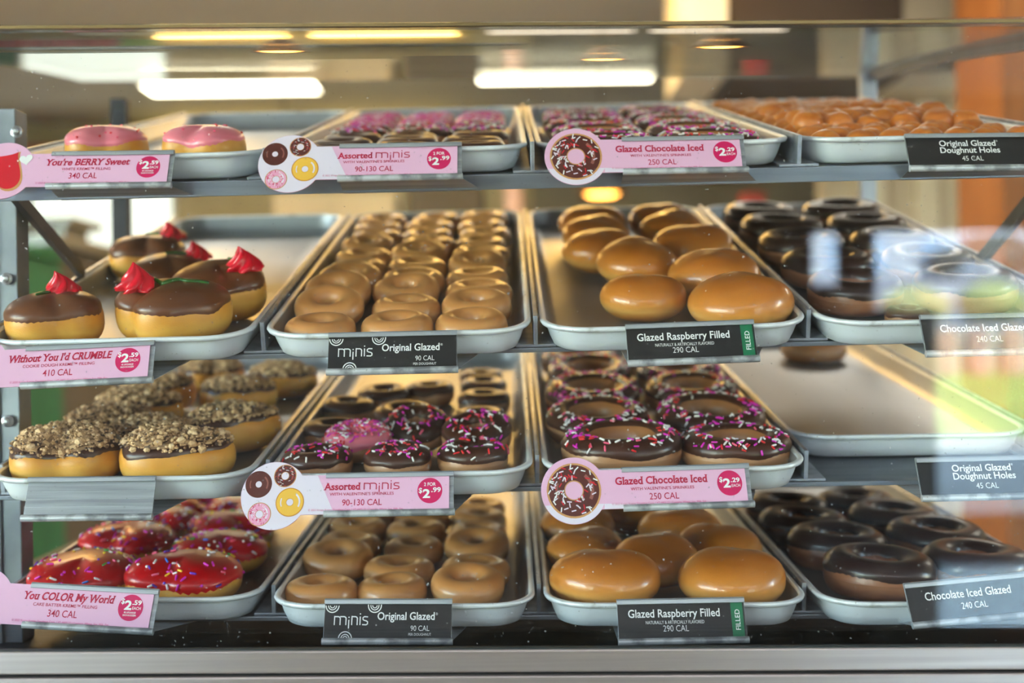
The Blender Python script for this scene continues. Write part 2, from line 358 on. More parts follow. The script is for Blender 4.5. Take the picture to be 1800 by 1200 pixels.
# ------------------------------------------------------------------ shelves
TW, TL, TH = .229, .66, .0245
PITCH = .2367
COLX = [(i-1.5)*PITCH + .0206 for i in range(4)]
class Shelf: pass
S = {}
def mkshelf(k, Y, rim_y, a, roll, over, word):
    s = Shelf(); s.k = k; s.a = a; s.word = word
    ux = Vector((math.cos(roll), 0, math.sin(roll))); t = Vector((0, math.cos(a), math.sin(a)))
    n = ux.cross(t).normalized(); t = n.cross(ux).normalized()
    rim = at(900, rim_y, Y); rim.x = 0
    s.F = frame(ux, t, n, rim - n*TH); s.n = n; s.over = over; s.Fi = s.F.inverted()
    S[k] = s
    return s
mkshelf(1, 1.06, 257, math.radians(14.0), .009, .003, 'top shelf')
mkshelf(2, 1.007, 581, math.radians(15.0), .008, .034, 'second shelf')
mkshelf(3, 1.017, 829, math.radians(9.0), .002, .040, 'third shelf')
mkshelf(4, 1.02, 1063, math.radians(4.0), -.011, .052, 'bottom shelf')
def hit(k, px, py, w):
    s = S[k]; d = ray(px, py); o = s.F.translation + s.n*w
    p = d*(o.dot(s.n)/d.dot(s.n)); q = s.Fi @ p
    return q.x, q.y, p.y
def build_shelf(k):
    s = S[k]; o = empty('shelf', s.F)
    tag(o, {1: 'topmost steel shelf with a deep grey front lip', 2: 'second steel shelf from the top, holding the iced hearts with red rosettes',
            3: 'third steel shelf from the top, holding the crumble hearts', 4: 'lowest steel shelf just above the black case floor'}[k], 'shelf', 'sloping steel shelves of the case')
    x0, x1 = XL+.001, .497
    mb = MB(); mb.box((x0, s.over, -.0022), (x1, .675, 0)); mb.build('deck', M_SHELF, o)
    lip = {1: .0135, 2: .004, 3: .004, 4: .004}[k]
    mb = MB(); R = RX(-s.a)
    mb.box((x0, s.over-.0015, -lip), (x1, s.over, 0)); 
    if k == 1: mb.box((x0, s.over, -lip), (x1, s.over+.02, -lip+.002))
    bevel(mb.build('front_lip', M_LIP, o), .0006)
    for i in range(5):           # upright fins that keep the trays apart, with a flat foot
        x = (COLX[0]-PITCH/2) + i*PITCH + (.002 if i == 0 else 0)
        if i == 4: x = .492
        mb = MB(); mb.box((x-.0018, s.over+.001, .0025), (x+.0018, .64, .028)); mb.box((x-.0175 if i else x-.002, s.over+.001, 0.0002), (x+.0175 if i < 4 else x+.003, .64, .0025))
        bevel(mb.build('tray_divider', M_DIV, o), .0004)
    if k in (1,):                # sloping arms that carry the shelf
        for x in (XL+.003, .486):
            a = s.Fi @ Vector((x, 1.085, s.F.translation.z-.004)); b = s.Fi @ Vector((x, 1.262, .078 - (0 if x < 0 else .004)))
            mb = MB(); d = Vector((0, b.y-a.y, b.z-a.z)).normalized(); nn = Vector((0, -d.z, d.y))*.0065
            mb.loops([[(x, a.y-nn.y, a.z-nn.z), (x, a.y+nn.y, a.z+nn.z), (x+.006, a.y+nn.y, a.z+nn.z), (x+.006, a.y-nn.y, a.z-nn.z)],
                      [(x, b.y-nn.y, b.z-nn.z), (x, b.y+nn.y, b.z+nn.z), (x+.006, b.y+nn.y, b.z+nn.z), (x+.006, b.y-nn.y, b.z-nn.z)]], 0, True, True)
            mb.build('brace_arm', M_BRACE, o)
    return o
for k in (1, 2, 3, 4): build_shelf(k)

# ------------------------------------------------------------------ trays
def rrect(w, l, r, n=7, z=0.0, oy=0.0):
    P = []
    for cx, cy, a0 in ((w/2-r, r, -PI/2), (w/2-r, l-r, 0), (-w/2+r, l-r, PI/2), (-w/2+r, r, PI)):
        for i in range(n+1):
            a = a0 + PI/2*i/n; P.append((cx + r*math.cos(a), cy + r*math.sin(a) + oy, z))
    return P
def ins(d, z, r): return rrect(TW-2*d, TL-2*d, max(r-d, .004), 7, z, d)
def make_tray():
    o = empty('baking_tray')
    mb = MB()
    mb.loops([ins(.0165, .0004, .040), ins(.0120, .0024, .040), ins(.0085, .010, .040), ins(.0042, .0228, .040),
              ins(.0056, .0228, .040), ins(.0100, .010, .040), ins(.0135, .0040, .040), ins(.0180, .0022, .040)], 0, True, True)
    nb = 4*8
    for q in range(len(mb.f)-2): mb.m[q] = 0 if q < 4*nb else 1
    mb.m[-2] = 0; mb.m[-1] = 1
    b = mb.build('pan', [M_TRAY, M_TRAYIN], o); autosmooth(b, 50)
    mb = MB(); L = []
    for (d, z) in ((.0050, .0205), (.0012, .0205), (.0, .0225), (.0004, .0243), (.0022, .0250), (.0046, .0246), (.0056, .0228)): L.append(ins(d, z, .040))
    L.append(L[0]); mb.loops(L, 0)
    autosmooth(mb.build('rolled_rim', M_RIM, o), 60)
    return o
TRAY0 = None
TRAY_OFF = {(4, 1): .022, (3, 4): .105}
TRAY_DX = {(4, 1): -.0045, (3, 1): -.0045, (2, 1): -.002}
TRAYM = {}
TRAY_LABEL = {
 (1, 1): 'tray with two pink iced hearts and a bare back on the top shelf', (1, 2): 'tray of mixed mini rings, pink ones at its back, on the top shelf',
 (1, 3): 'tray packed with sprinkled chocolate rings on the top shelf', (1, 4): 'tray heaped with orange-brown doughnut holes on the top shelf',
 (2, 1): 'half-empty tray of chocolate hearts with red rosettes', (2, 2): 'tray full of pale glazed mini rings on the second shelf',
 (2, 3): 'tray of round golden filled doughnuts on the second shelf', (2, 4): 'tray of dark iced rings behind bright window reflections on the second shelf',
 (3, 1): 'tray of crumble-topped hearts on the third shelf', (3, 2): 'tray of chocolate mini rings with one pink ring on the third shelf',
 (3, 3): 'tray of two columns of sprinkled chocolate rings on the third shelf', (3, 4): 'nearly empty tray with one plain ring at its back, pushed back from the shelf edge',
 (4, 1): 'tray of red iced hearts with coloured sprinkles on the bottom shelf', (4, 2): 'tray of brown glazed mini rings on the bottom shelf',
 (4, 3): 'tray of large golden filled doughnuts on the bottom shelf', (4, 4): 'tray of dark iced rings in bluish shade on the bottom shelf'}
for k in (1, 2, 3, 4):
    for c in (1, 2, 3, 4):
        if TRAY0 is None: o = TRAY0 = make_tray()
        else: o = copy_tree(TRAY0)
        M = S[k].F @ T((COLX[c-1]+TRAY_DX.get((k, c), 0), TRAY_OFF.get((k, c), 0), .0026 if False else .0004)); TRAYM[(k, c)] = M
        o.matrix_world = M; tag(o, TRAY_LABEL[(k, c)], 'tray', 'long aluminium baking trays')
TFLOOR = .0030

# ------------------------------------------------------------------ doughnut shapes
def spow(x, p): return math.copysign(abs(x)**p, x)
def ring_surf(D, hole, H, seed, e=0.0):
    rnd = random.Random(seed); a, b, c, d = [rnd.uniform(0, 2*PI) for _ in range(4)]
    rt = (D-hole)/4; Rc = hole/2+rt
    def P(th, ph, e=0.0):
        w = 1+.022*math.sin(2*th+a)+.016*math.sin(3*th+b); hz = 1+.05*math.sin(th+c)+.03*math.sin(2*th+d)
        r = (Rc + (rt+e)*spow(math.cos(ph), .94))*w
        z = H/2 + (H/2*hz+e)*spow(math.sin(ph), .9)
        return Vector((r*math.cos(th), r*math.sin(th), max(z, H*.05 - e)))
    return P
def heart_r(th, R):              # notch towards -y
    d = math.atan2(math.sin(th+PI/2), math.cos(th+PI/2))
    d2 = math.atan2(math.sin(th-PI/2), math.cos(th-PI/2))
    return R*(.97 - .20*math.exp(-(d/.34)**2) + .05*math.exp(-((abs(d)-.85)/.4)**2) + .10*math.exp(-(d2/.5)**2))
def pillow_surf(kind, D, H, seed):
    rnd = random.Random(seed); a, b, c, d = [rnd.uniform(0, 2*PI) for _ in range(4)]
    def P(th, ps, e=0.0):
        w = 1+.02*math.sin(2*th+a)+.012*math.sin(3*th+b)
        R = heart_r(th, D/2) if kind == 'heart' else D/2*(1+.02*math.sin(2*th+c))
        s = max(math.cos(ps), 0)**(.62 if kind == 'heart' else .84)
        z = H/2 + (H/2)*spow(math.sin(ps), .78 if kind == 'heart' else 1.0)
        hz = 1+.04*math.sin(th+c)*s
        if kind == 'heart' and ps > 0:
            dd = math.atan2(math.sin(th+PI/2), math.cos(th+PI/2)); hz -= .24*math.exp(-(dd/.42)**2)*s*math.sin(ps)
        elif ps > 0:
            hz += .05*math.sin(2*th+d)*s + .03*math.sin(3*th+a)*s
        z = z*hz
        if ps > 0: z += e*math.sin(ps)
        r = R*s*w + e*max(math.cos(ps), 0)
        return Vector((r*math.cos(th), r*math.sin(th), max(z, 0)))
    return P
def ring_mesh(P, n=44, m=20, ph0=None, ph1=None, e=0.0, jit=None, name='dough', mt=None, parent=None):
    mb = MB(); L = []
    if ph0 is None:
        for j in range(m): L.append([P(2*PI*i/n, 2*PI*j/m, e) for i in range(n)])
        L.append(L[0]); mb.loops(list(reversed(L)))
    else:
        for j in range(m+1):
            row = []
            for i in range(n):
                th = 2*PI*i/n; q0 = ph0+jit(th); q1 = ph1-.5*jit(th+1)
                t = j/m; ee = e*min(1, min(t, 1-t)*7) - .0006*(1 if j in (0, m) else 0)
                row.append(P(th, q0+(q1-q0)*t, ee))
            L.append(row)
        mb.loops(list(reversed(L)))
    return mb.build(name, mt, parent, True)
def pillow_mesh(P, n=44, m=16, ps0=None, e=0.0, jit=None, name='dough', mt=None, parent=None):
    mb = MB(); L = []
    for j in range(m):
        row = []
        for i in range(n):
            th = 2*PI*i/n
            a0 = -PI/2 + .12 if ps0 is None else ps0 + jit(th)
            t = j/m; ps = a0 + (PI/2-a0)*t
            ee = e*min(1, t*6) - (.0006 if ps0 is not None and j == 0 else 0)
            row.append(P(th, ps, ee))
        L.append(row)
    top = P(0, PI/2, e)
    mb.loops(L, 0, ps0 is None, False)
    o = len(mb.v); mb.v.append(Vector((0, 0, sum(p.z for p in L[-1])/n + .0002)))
    base = o-n
    for i in range(n): mb.f.append((base+i, base+(i+1) % n, o)); mb.m.append(0)
    return mb.build(name, mt, parent, True)
def wavy(seed, amp):
    r = random.Random(seed); q = [(k, r.uniform(0, 2*PI), amp*r.uniform(.3, 1)/(k**.4)) for k in (2, 3, 5, 7, 9)]
    return lambda th: sum(a*math.sin(k*th+p) for k, p, a in q)
def capsule(mb, c, d, r, ln, mi):
    d = d.normalized(); up = Vector((0, 0, 1)) if abs(d.z) < .9 else Vector((1, 0, 0)); x = d.cross(up).normalized(); y = x.cross(d)
    L = []
    for t, q in ((-.5, .35), (-.42, .85), (-.3, 1), (.3, 1), (.42, .85), (.5, .35)):
        L.append([c + d*ln*t + x*r*q*math.cos(2*PI*k/6) + y*r*q*math.sin(2*PI*k/6) for k in range(6)])
    mb.loops(L, mi, True, True)
def scatter(P, pts, seed, e, pal, parent, rad=.00085, ln=.0052, dots=0.0, name='sprinkles'):
    r = random.Random(seed); mb = MB()
    for (u, v) in pts:
        p = P(u, v, e); du = P(u+.02, v, e)-p; dv = P(u, v+.02, e)-p
        n = du.cross(dv)
        if n.length < 1e-12: continue
        n.normalize()
        if n.z < 0: n = -n
        t = du.normalized() if du.length > 1e-9 else Vector((1, 0, 0)); b = n.cross(t); a = r.uniform(0, PI)
        d = t*math.cos(a)+b*math.sin(a)+n*r.uniform(-.12, .25)
        mi = r.choices(range(len(pal)), [w for _, w in pal])[0]
        if r.random() < dots: capsule(mb, p+n*rad*.5, n, rad*1.35, rad*1.9, mi)
        else: capsule(mb, p+n*rad*.75, d, rad*r.uniform(.9, 1.1), ln*r.uniform(.8, 1.15), mi)
    o = mb.build(name, [SPR[k] for k, _ in pal], parent, True); o['kind'] = 'stuff'
    return o
VAL = [(0, 38), (1, 30), (2, 16), (8, 12)]
PARTY = [(0, 34), (1, 30), (3, 9), (4, 8), (5, 4), (6, 6), (7, 7), (8, 10)]
PINKS = [(0, 30), (1, 30), (2, 14), (8, 30)]

PROTO = {}
def mk_ring(name, D, hole, H, seed, crust, ice=None, spr=0, pal=VAL, lo=.12, hi=PI-.5, amp=.10):
    o = empty(name); P = ring_surf(D, hole, H, seed)
    ring_mesh(P, mt=crust, parent=o)
    if ice:
        ring_mesh(P, 48, 12, lo, hi, .0013, wavy(seed+5, amp), 'icing', ice, o)
        if spr:
            r = random.Random(seed+9); pts = [(r.uniform(0, 2*PI), r.triangular(lo+.15, hi-.1, 1.3)) for _ in range(spr)]
            scatter(P, pts, seed+3, .0013, pal, o)
    return o
def mk_glazed(name, D, hole, H, seed, crust):
    P = ring_surf(D, hole, H, seed)
    return ring_mesh(P, 48, 22, name=name, mt=crust)
def mk_filled(name, D, H, seed):
    P = pillow_surf('round', D, H, seed); return pillow_mesh(P, 48, 20, name=name, mt=M_FILL)
def rosette(parent, M):
    mb = MB(); L = []; n = 42
    for j in range(15):
        t = j/14; z = .0215*t; R = (.0165*(1-t**1.25)**1.1+.0005)*(1 if t > .08 else .88)
        row = []
        for i in range(n):
            a = 2*PI*i/n; rr = R*(1+.26*math.cos(6*(a - 1.7*t))*(1-.4*t))
            row.append((rr*math.cos(a)-.005*t**3, rr*math.sin(a), z))
        L.append(row)
    mb.loops(L, 0, True, True, M)
    return mb.build('red_rosette', M_KREME, parent, True)
def mk_heart(name, D, H, seed, ice=None, ps0=.05, spr=0, pal=PARTY, crumb=0, amp=.10, dots=0.0, sides=.9, ros=None, vine=None):
    o = empty(name); P = pillow_surf('heart', D, H, seed)
    pillow_mesh(P, mt=M_HEART, parent=o)
    if ice: pillow_mesh(P, 48, 12, ps0, .0014, wavy(seed+5, amp), 'icing', ice, o)
    r = random.Random(seed+9)
    if spr:
        pts = [(r.uniform(0, 2*PI), ps0+.15+(PI/2-ps0-.2)*r.random()**.8*sides) for _ in range(spr)]
        scatter(P, pts, seed+3, .0014, pal, o, .0009, .0056, dots)
    if crumb:
        mb = MB()
        g = (1+5**.5)/2; IV = [Vector(v).normalized() for v in ((-1,g,0),(1,g,0),(-1,-g,0),(1,-g,0),(0,-1,g),(0,1,g),(0,-1,-g),(0,1,-g),(g,0,-1),(g,0,1),(-g,0,-1),(-g,0,1))]
        IF = [(0,11,5),(0,5,1),(0,1,7),(0,7,10),(0,10,11),(1,5,9),(5,11,4),(11,10,2),(10,7,6),(7,1,8),(3,9,4),(3,4,2),(3,2,6),(3,6,8),(3,8,9),(4,9,5),(2,4,11),(6,2,10),(8,6,7),(9,8,1)]
        L = [[P(2*PI*i/44, ps0+.32+(PI/2-ps0-.36)*j/9 + r.uniform(-.03, .03), .0010+.0022*r.random()*(j > 0)) for i in range(44)] for j in range(10)]
        o0 = len(mb.f); mb.loops(L, 0, False, True)
        for q in range(o0, len(mb.f)): mb.m[q] = r.choices((0, 2, 3), (58, 32, 10))[0]
        for q in range(crumb):
            u, v = r.uniform(0, 2*PI), ps0+.16+(PI/2-ps0-.2)*r.random()**.9
            p = P(u, v, .0016 + .0016*r.random()); s = r.choice((.0007, .0009, .0011, .0014, .0017)) if q % 24 else r.uniform(.0024, .0040)
            mb.add([p + Vector((x.x*s*r.uniform(.75, 1.3), x.y*s*r.uniform(.75, 1.3), x.z*s*r.uniform(.7, 1.1))) for x in IV], IF, r.choices((0, 1, 2, 3), (50, 20, 22, 8))[0] if s < .002 else r.choice((0, 1)))
        c = mb.build('crumble', CRUMB, o); c['kind'] = 'stuff'
    if ros:
        rot, (rx, ry), (vx, vy) = ros
        def top(x, y, e):
            th = math.atan2(y, x)-rot; q = min(math.hypot(x, y), .97)
            return P(th, math.acos(q**(1/.62)), e)
        rosette(o, T(top(rx, ry, 0) - Vector((0, 0, .0015))))
        pts = []
        for i in range(34):
            t = i/33; x = rx+(vx-rx)*(.12+.88*t); y = ry+(vy-ry)*(.12+.88*t); w = .13*math.sin(t*15)*(1-t)**1.5
            pts.append(top(x - w*(vy-ry), y + w*(vx-rx) + w*.6, .0022))
        mb = MB(); mb.tube(pts, .0021, 7, taper=lambda t: 1-.45*t); mb.build('green_piping', M_GREEN, o, True)
    return o
def mk_hole(seed):
    P = pillow_surf('round', .0305, .0265, seed); return pillow_mesh(P, 20, 12, name='doughnut_hole', mt=M_HOLE)

MAKERS = {
 'mini': ([lambda s=s: mk_glazed('glazed_mini_doughnut', .062, h, .024, s, M_MINI) for s, h in ((1, .019), (2, .015), (3, .021), (4, .017))], .062, .024),
 'minichoc': ([lambda s=s: mk_ring('iced_mini_doughnut', .062, .017, .026, s, M_RING, M_CHOC) for s in (21, 22)], .062, .027),
 'minispr': ([lambda s=s: mk_ring('sprinkled_mini_doughnut', .062, .015, .026, s, M_RING, M_CHOC, 62) for s in (31, 32, 33)], .062, .027),
 'minipink': ([lambda s=s: mk_ring('pink_mini_doughnut', .062, .010, .026, s, M_RING, M_PINK, 170, PINKS) for s in (41,)], .062, .026),
 'ringspr': ([lambda s=s: mk_ring('sprinkled_ring_doughnut', .098, .042, .031, s, M_RING, M_CHOC, 110, hi=PI-.95) for s in (51, 52, 53)], .098, .031),
 'ringchoc': ([lambda s=s: mk_ring('iced_ring_doughnut', .098, .034, .036, s, M_RINGD, M_CHOCD) for s in (61, 62)], .098, .038),
 'ringglz': ([lambda s=s: mk_glazed('glazed_ring_doughnut', .098, .028, .034, s, M_RING) for s in (71,)], .098, .034),
 'filled': ([lambda s=s: mk_filled('filled_doughnut', .088, .047, s) for s in (81, 82, 83, 84)], .088, .047),
 'hpink': ([lambda s=s: mk_heart('pink_heart_doughnut', .084, .045, s, M_PINK, .2, 16, [(2, 1), (8, 1)], dots=1.0) for s in (91, 92)], .084, .045),
 'hcrumb': ([lambda s=s: mk_heart('crumble_heart_doughnut', .096, .045, s, M_CHOC, .34, crumb=850) for s in (101, 102, 103)], .096, .045),
 'hred': ([lambda s=s: mk_heart('red_heart_doughnut', .096, .036, s, M_RED, -.02, 62, dots=.22, amp=.08) for s in (111, 112, 113)], .096, .036),
}
USE = {}
def doughnut(kind, variant=None):
    fs, D, H = MAKERS[kind]; n = USE.get(kind, 0); USE[kind] = n+1
    v = (n if variant is None else variant) % len(fs)
    if (kind, v) not in PROTO: PROTO[(kind, v)] = fs[v](); return PROTO[(kind, v)], D, H
    return copy_tree(PROTO[(kind, v)]), D, H

def put_list(k, c, items, cat='doughnut', group=None, relax=14, slack=.94):
    """items: (kind, px, py, width px, rot deg, lean deg, label[, squash]); the pixel is the middle of the visible body, the place on the tray follows from it"""
    s = S[k]; off = TRAY_OFF.get((k, c), 0); cx = COLX[c-1]+TRAY_DX.get((k, c), 0); R = []
    for it in items:
        kind, px, py, wpx = it[:4]; H = MAKERS[kind][2]; D = MAKERS[kind][1]
        u, v, Y = hit(k, px, py, TFLOOR + H*.5); dia = wpx*Y/F
        sc = dia/D; u, v, Y = hit(k, px, py, TFLOOR + H*sc*.5)
        vm = .0165+dia/2*.97+off
        if v < vm:
            v = vm; Y = (s.F @ Vector((u, v, TFLOOR + H*sc*.5))).y; u = ray(px, py).x*Y; dia = wpx*Y/F
        R.append([u-cx, v-off, dia/2, it])
    for _ in range(relax):
        for i in range(len(R)):
            for j in range(i):
                a, b = R[i], R[j]; dx, dy = a[0]-b[0], a[1]-b[1]; d = math.hypot(dx, dy) or 1e-6
                m = (a[2]+b[2])*slack
                if d < m: q = (m-d)/2/d; a[0] += dx*q; a[1] += dy*q; b[0] -= dx*q; b[1] -= dy*q
        for a in R:
            lx = TW/2-.0075-a[2]*.88
            a[0] = max(-lx, min(lx, a[0])) if lx > 0 else 0
            a[1] = max(.0165+a[2]*.97, min(TL-.0165-a[2]*.97, a[1]))
    for u, v, r, it in R:
        kind, px, py, wpx, rot, lean, label = it[:7]
        o, D, H = doughnut(kind, it[7] if len(it) > 7 else None)
        sc = 2*r/D; lz = math.sin(math.radians(abs(lean)))*r*.93
        o.matrix_world = TRAYM[(k, c)] @ T((u, v, TFLOOR - .0002 + lz)) @ RX(math.radians(lean)) @ RZ(math.radians(rot)) @ SCL(sc)
        tag(o, label, cat, group)
def grid(k, c, kinds, cols, rows, v0, dv, text, group, dia, jit=.003, leans=None, seed=1, flat=1.0):
    r = random.Random(seed); NM = ['front', 'second', 'third', 'fourth', 'fifth', 'sixth', 'seventh', 'eighth', 'ninth', 'tenth']
    CN = {2: ['left', 'right'], 3: ['left', 'middle', 'right']}[len(cols)]
    for i in range(rows):
        for j, x in enumerate(cols):
            kind = kinds[i][j] if isinstance(kinds[i], (list, tuple)) else kinds[i]
            if kind is None: continue
            o, D, H = doughnut(kind); sc = dia/D*r.uniform(.97, 1.02)
            lean = math.radians((leans or {}).get((i, j), 0)); lz = math.sin(abs(lean))*dia/2*.93
            o.matrix_world = TRAYM[(k, c)] @ T((x+r.uniform(-jit, jit), v0+i*dv+r.uniform(-jit, jit), TFLOOR-.0002+lz)) @ RX(lean) @ RZ(r.uniform(0, 6.28)) @ Matrix.Diagonal((sc, sc, sc*flat, 1))
            tag(o, text[kind].format(row=NM[i], col=CN[j]), 'doughnut', group)

# top shelf
put_list(1, 1, [('hpink', 188, 262, 146, 12, 0, 'pink iced heart doughnut on the top shelf, nearer the left end of its tray', 0),
                ('hpink', 362, 262, 150, -18, 0, 'pink iced heart doughnut on the top shelf, right behind the tray corner', 1)], group='pink iced hearts')
tm = {'minichoc': 'plain chocolate mini ring, {row} row, {col} column, mixed mini tray on top shelf',
      'minispr': 'sprinkled chocolate mini ring, {row} row, {col} column, mixed mini tray on top shelf',
      'minipink': 'pink sprinkled mini ring, {row} row, {col} column, mixed mini tray on top shelf'}
grid(1, 2, ['minichoc', 'minichoc', 'minichoc', 'minispr', 'minispr', 'minipink', 'minipink', 'minipink'], [-.0655, -.001, .0645], 8, .052, .066, tm, 'mini rings on the top shelf', .062, seed=2, flat=.82)
grid(1, 3, ['ringspr']*5, [-.049, .049], 5, .068, .103, {'ringspr': 'sprinkled chocolate ring, {row} row, {col} column, on the top shelf'}, 'sprinkled rings on the top shelf', .096, .001, seed=3, flat=.80)
r_ = random.Random(5)
HOLE0 = [mk_hole(s) for s in (201, 202, 203)]; hn = 0
def put_hole(x, y, z, lab):
    global hn
    o = HOLE0[hn] if hn < 3 else HOLE0[hn % 3].copy()
    if hn >= 3: COL.objects.link(o)
    hn += 1
    o.matrix_world = TRAYM[(1, 4)] @ T((x, y, z)) @ RZ(r_.uniform(0, 6.28)) @ RX(r_.uniform(-.15, .15)) @ SCL(r_.uniform(.97, 1.05))
    tag(o, lab, 'doughnut hole', 'glazed doughnut holes on the top shelf' + (', heap' if 'heap' in lab else ''))
for i in range(22):
    for j in range(7 if i % 2 == 0 else 6):
        put_hole((j-(3 if i % 2 == 0 else 2.5))*.0292+r_.uniform(-.003, .003), .034+i*.0272+r_.uniform(-.003, .003), TFLOOR-.001, 'glazed brown doughnut hole lying in the tray at the base of the pile')
for i in range(3, 12):
    for j in range(6 if i % 2 else 5):
        put_hole((j-(2.5 if i % 2 else 2))*.0305+r_.uniform(-.005, .005), .050+i*.028+r_.uniform(-.005, .005), TFLOOR+.0085+r_.uniform(-.004, .003), 'glazed brown doughnut hole heaped in the upper layer of the pile')

# second shelf: chocolate hearts with red rosettes (each piped differently, so each is built by itself)
def choc_heart(px, py, wpx, rot, ros, vine, seed, label):
    ros = (math.radians(rot), ros, vine)
    D = .092; H = .050
    u, v, Y = hit(2, px, py, TFLOOR+H*.5); dia = wpx*Y/F
    o = mk_heart('chocolate_heart_doughnut', D, H, seed, M_CHOCM, .18, ros=ros, amp=.07)
    sc = dia/D; cx = COLX[0]; r = dia/2
    vm = .0165+r*.97
    if v < vm: v = vm; Y = (S[2].F @ Vector((u, v, TFLOOR + H*sc*.5))).y; u = ray(px, py).x*Y
    lx = TW/2-.0075-r*.88; u = max(-lx+cx, min(lx+cx, u))
    o.matrix_world = S[2].F @ T((u, v, TFLOOR)) @ RZ(math.radians(rot)) @ Matrix.Diagonal((sc, sc, min(sc*1.05, 1.1), 1))
    tag(o, label, 'doughnut', 'chocolate hearts with red rosettes')
choc_heart(97, 562, 168, 25, (.12, .30), (-.25, -.20), 301, 'chocolate heart doughnut with green curl before its rosette, at the corner by the post')
choc_heart(305, 568, 200, -50, (-.55, -.10), (.62, .12), 302, 'chocolate heart doughnut with tall pointed rosette and long green stem, nearest the tray front')
choc_heart(384, 517, 172, 35, (.62, -.12), (.15, .45), 303, 'chocolate heart doughnut leaning out by the right rim, rosette at its right end')
choc_heart(300, 487, 138, 20, (.62, .42), (-.15, .30), 304, 'chocolate heart doughnut with pale golden side, third deep in the tray')
choc_heart(250, 452, 132, 10, (.55, .45), (-.1, .25), 305, 'chocolate heart doughnut farthest back by the left rim, pale side showing')
gl = {'mini': 'pale glazed mini ring, {row} row, {col} column, on the second shelf'}
grid(2, 2, ['mini']*10, [-.068, -.002, .0645], 10, .049, .0625, gl, 'glazed minis on the second shelf', .0650, .003,
     {(1, 0): 16, (2, 0): 14, (2, 1): 10, (3, 0): 8, (1, 2): 6, (4, 2): 8, (5, 1): 9, (6, 0): 8}, seed=4)
f2 = 'golden filled doughnut on the second shelf, '
put_list(2, 3, [('filled', 1130, 523, 152, 10, 0, f2+'glossiest, standing before the pile', 0), ('filled', 1303, 532, 186, 70, 0, f2+'at the front beside the green-striped sign end', 1),
  ('filled', 1120, 468, 146, 120, 6, f2+'leaning behind the glossy front one', 2), ('filled', 1254, 488, 166, 200, 3, f2+'second from the front in the right column', 3),
  ('filled', 1055, 447, 134, 0, 7, f2+'third from the front in the left column', 1), ('filled', 1215, 440, 136, 40, 7, f2+'third from the front in the right column', 0),
  ('filled', 1047, 421, 122, 80, 7, f2+'last but one of the left column', 2), ('filled', 1180, 412, 120, 10, 7, f2+'last but one of the right column', 3),
  ('filled', 1040, 400, 116, 30, 7, f2+'hindmost of the left column', 0), ('filled', 1158, 396, 112, 140, 7, f2+'hindmost of the right column', 1)],
  group='filled doughnuts on the second shelf', slack=.86)
rc = {'ringchoc': 'dark chocolate ring, {row} row, {col} column, behind the window reflections on the second shelf'}
grid(2, 4, [[None, 'ringchoc']] + ['ringchoc']*4, [-.05, .05], 5, .13, .108, rc, 'dark rings on the second shelf', .096, .003, seed=6)
o, D, H = doughnut('minichoc', 0); o.matrix_world = TRAYM[(2, 4)] @ T((-.022, .068, TFLOOR)) @ SCL(.62); tag(o, 'small dark chocolate piece lying alone at the front of its tray', 'doughnut')
o, D, H = doughnut('ringchoc', 1); o.matrix_world = TRAYM[(2, 4)] @ T((-.052, .13, TFLOOR)) @ RX(.0) @ SCL(.92); tag(o, 'dark chocolate ring, front left of the tray behind the window reflections', 'doughnut', 'dark rings on the second shelf')

# third shelf
c3 = 'crumble-topped heart doughnut, '
put_list(3, 1, [('hcrumb', 103, 828, 200, 8, 0, c3+'frontmost, two lobes facing the empty sign holder', 0), ('hcrumb', 311, 820, 196, 150, 0, c3+'frontmost by the right tray rim', 1),
  ('hcrumb', 150, 757, 156, 160, 0, c3+'second deep along the left rim', 2), ('hcrumb', 262, 768, 158, 130, 0, c3+'in the middle behind the two front ones', 0),
  ('hcrumb', 402, 752, 164, 140, 0, c3+'second along the right rim, its golden side bright', 2), ('hcrumb', 245, 722, 150, 140, 0, c3+'third deep, left of middle', 1),
  ('hcrumb', 418, 697, 138, 150, 0, c3+'third along the right rim', 0), ('hcrumb', 268, 694, 134, 160, 0, c3+'fourth deep on the left', 2),
  ('hcrumb', 500, 668, 122, 120, 0, c3+'in the rear by the right rim', 1), ('hcrumb', 372, 660, 118, 20, 0, c3+'in the rear shade, half under the shelf above', 0)],
  group='crumble hearts on the third shelf', slack=.86)
m3 = ' on the third shelf'
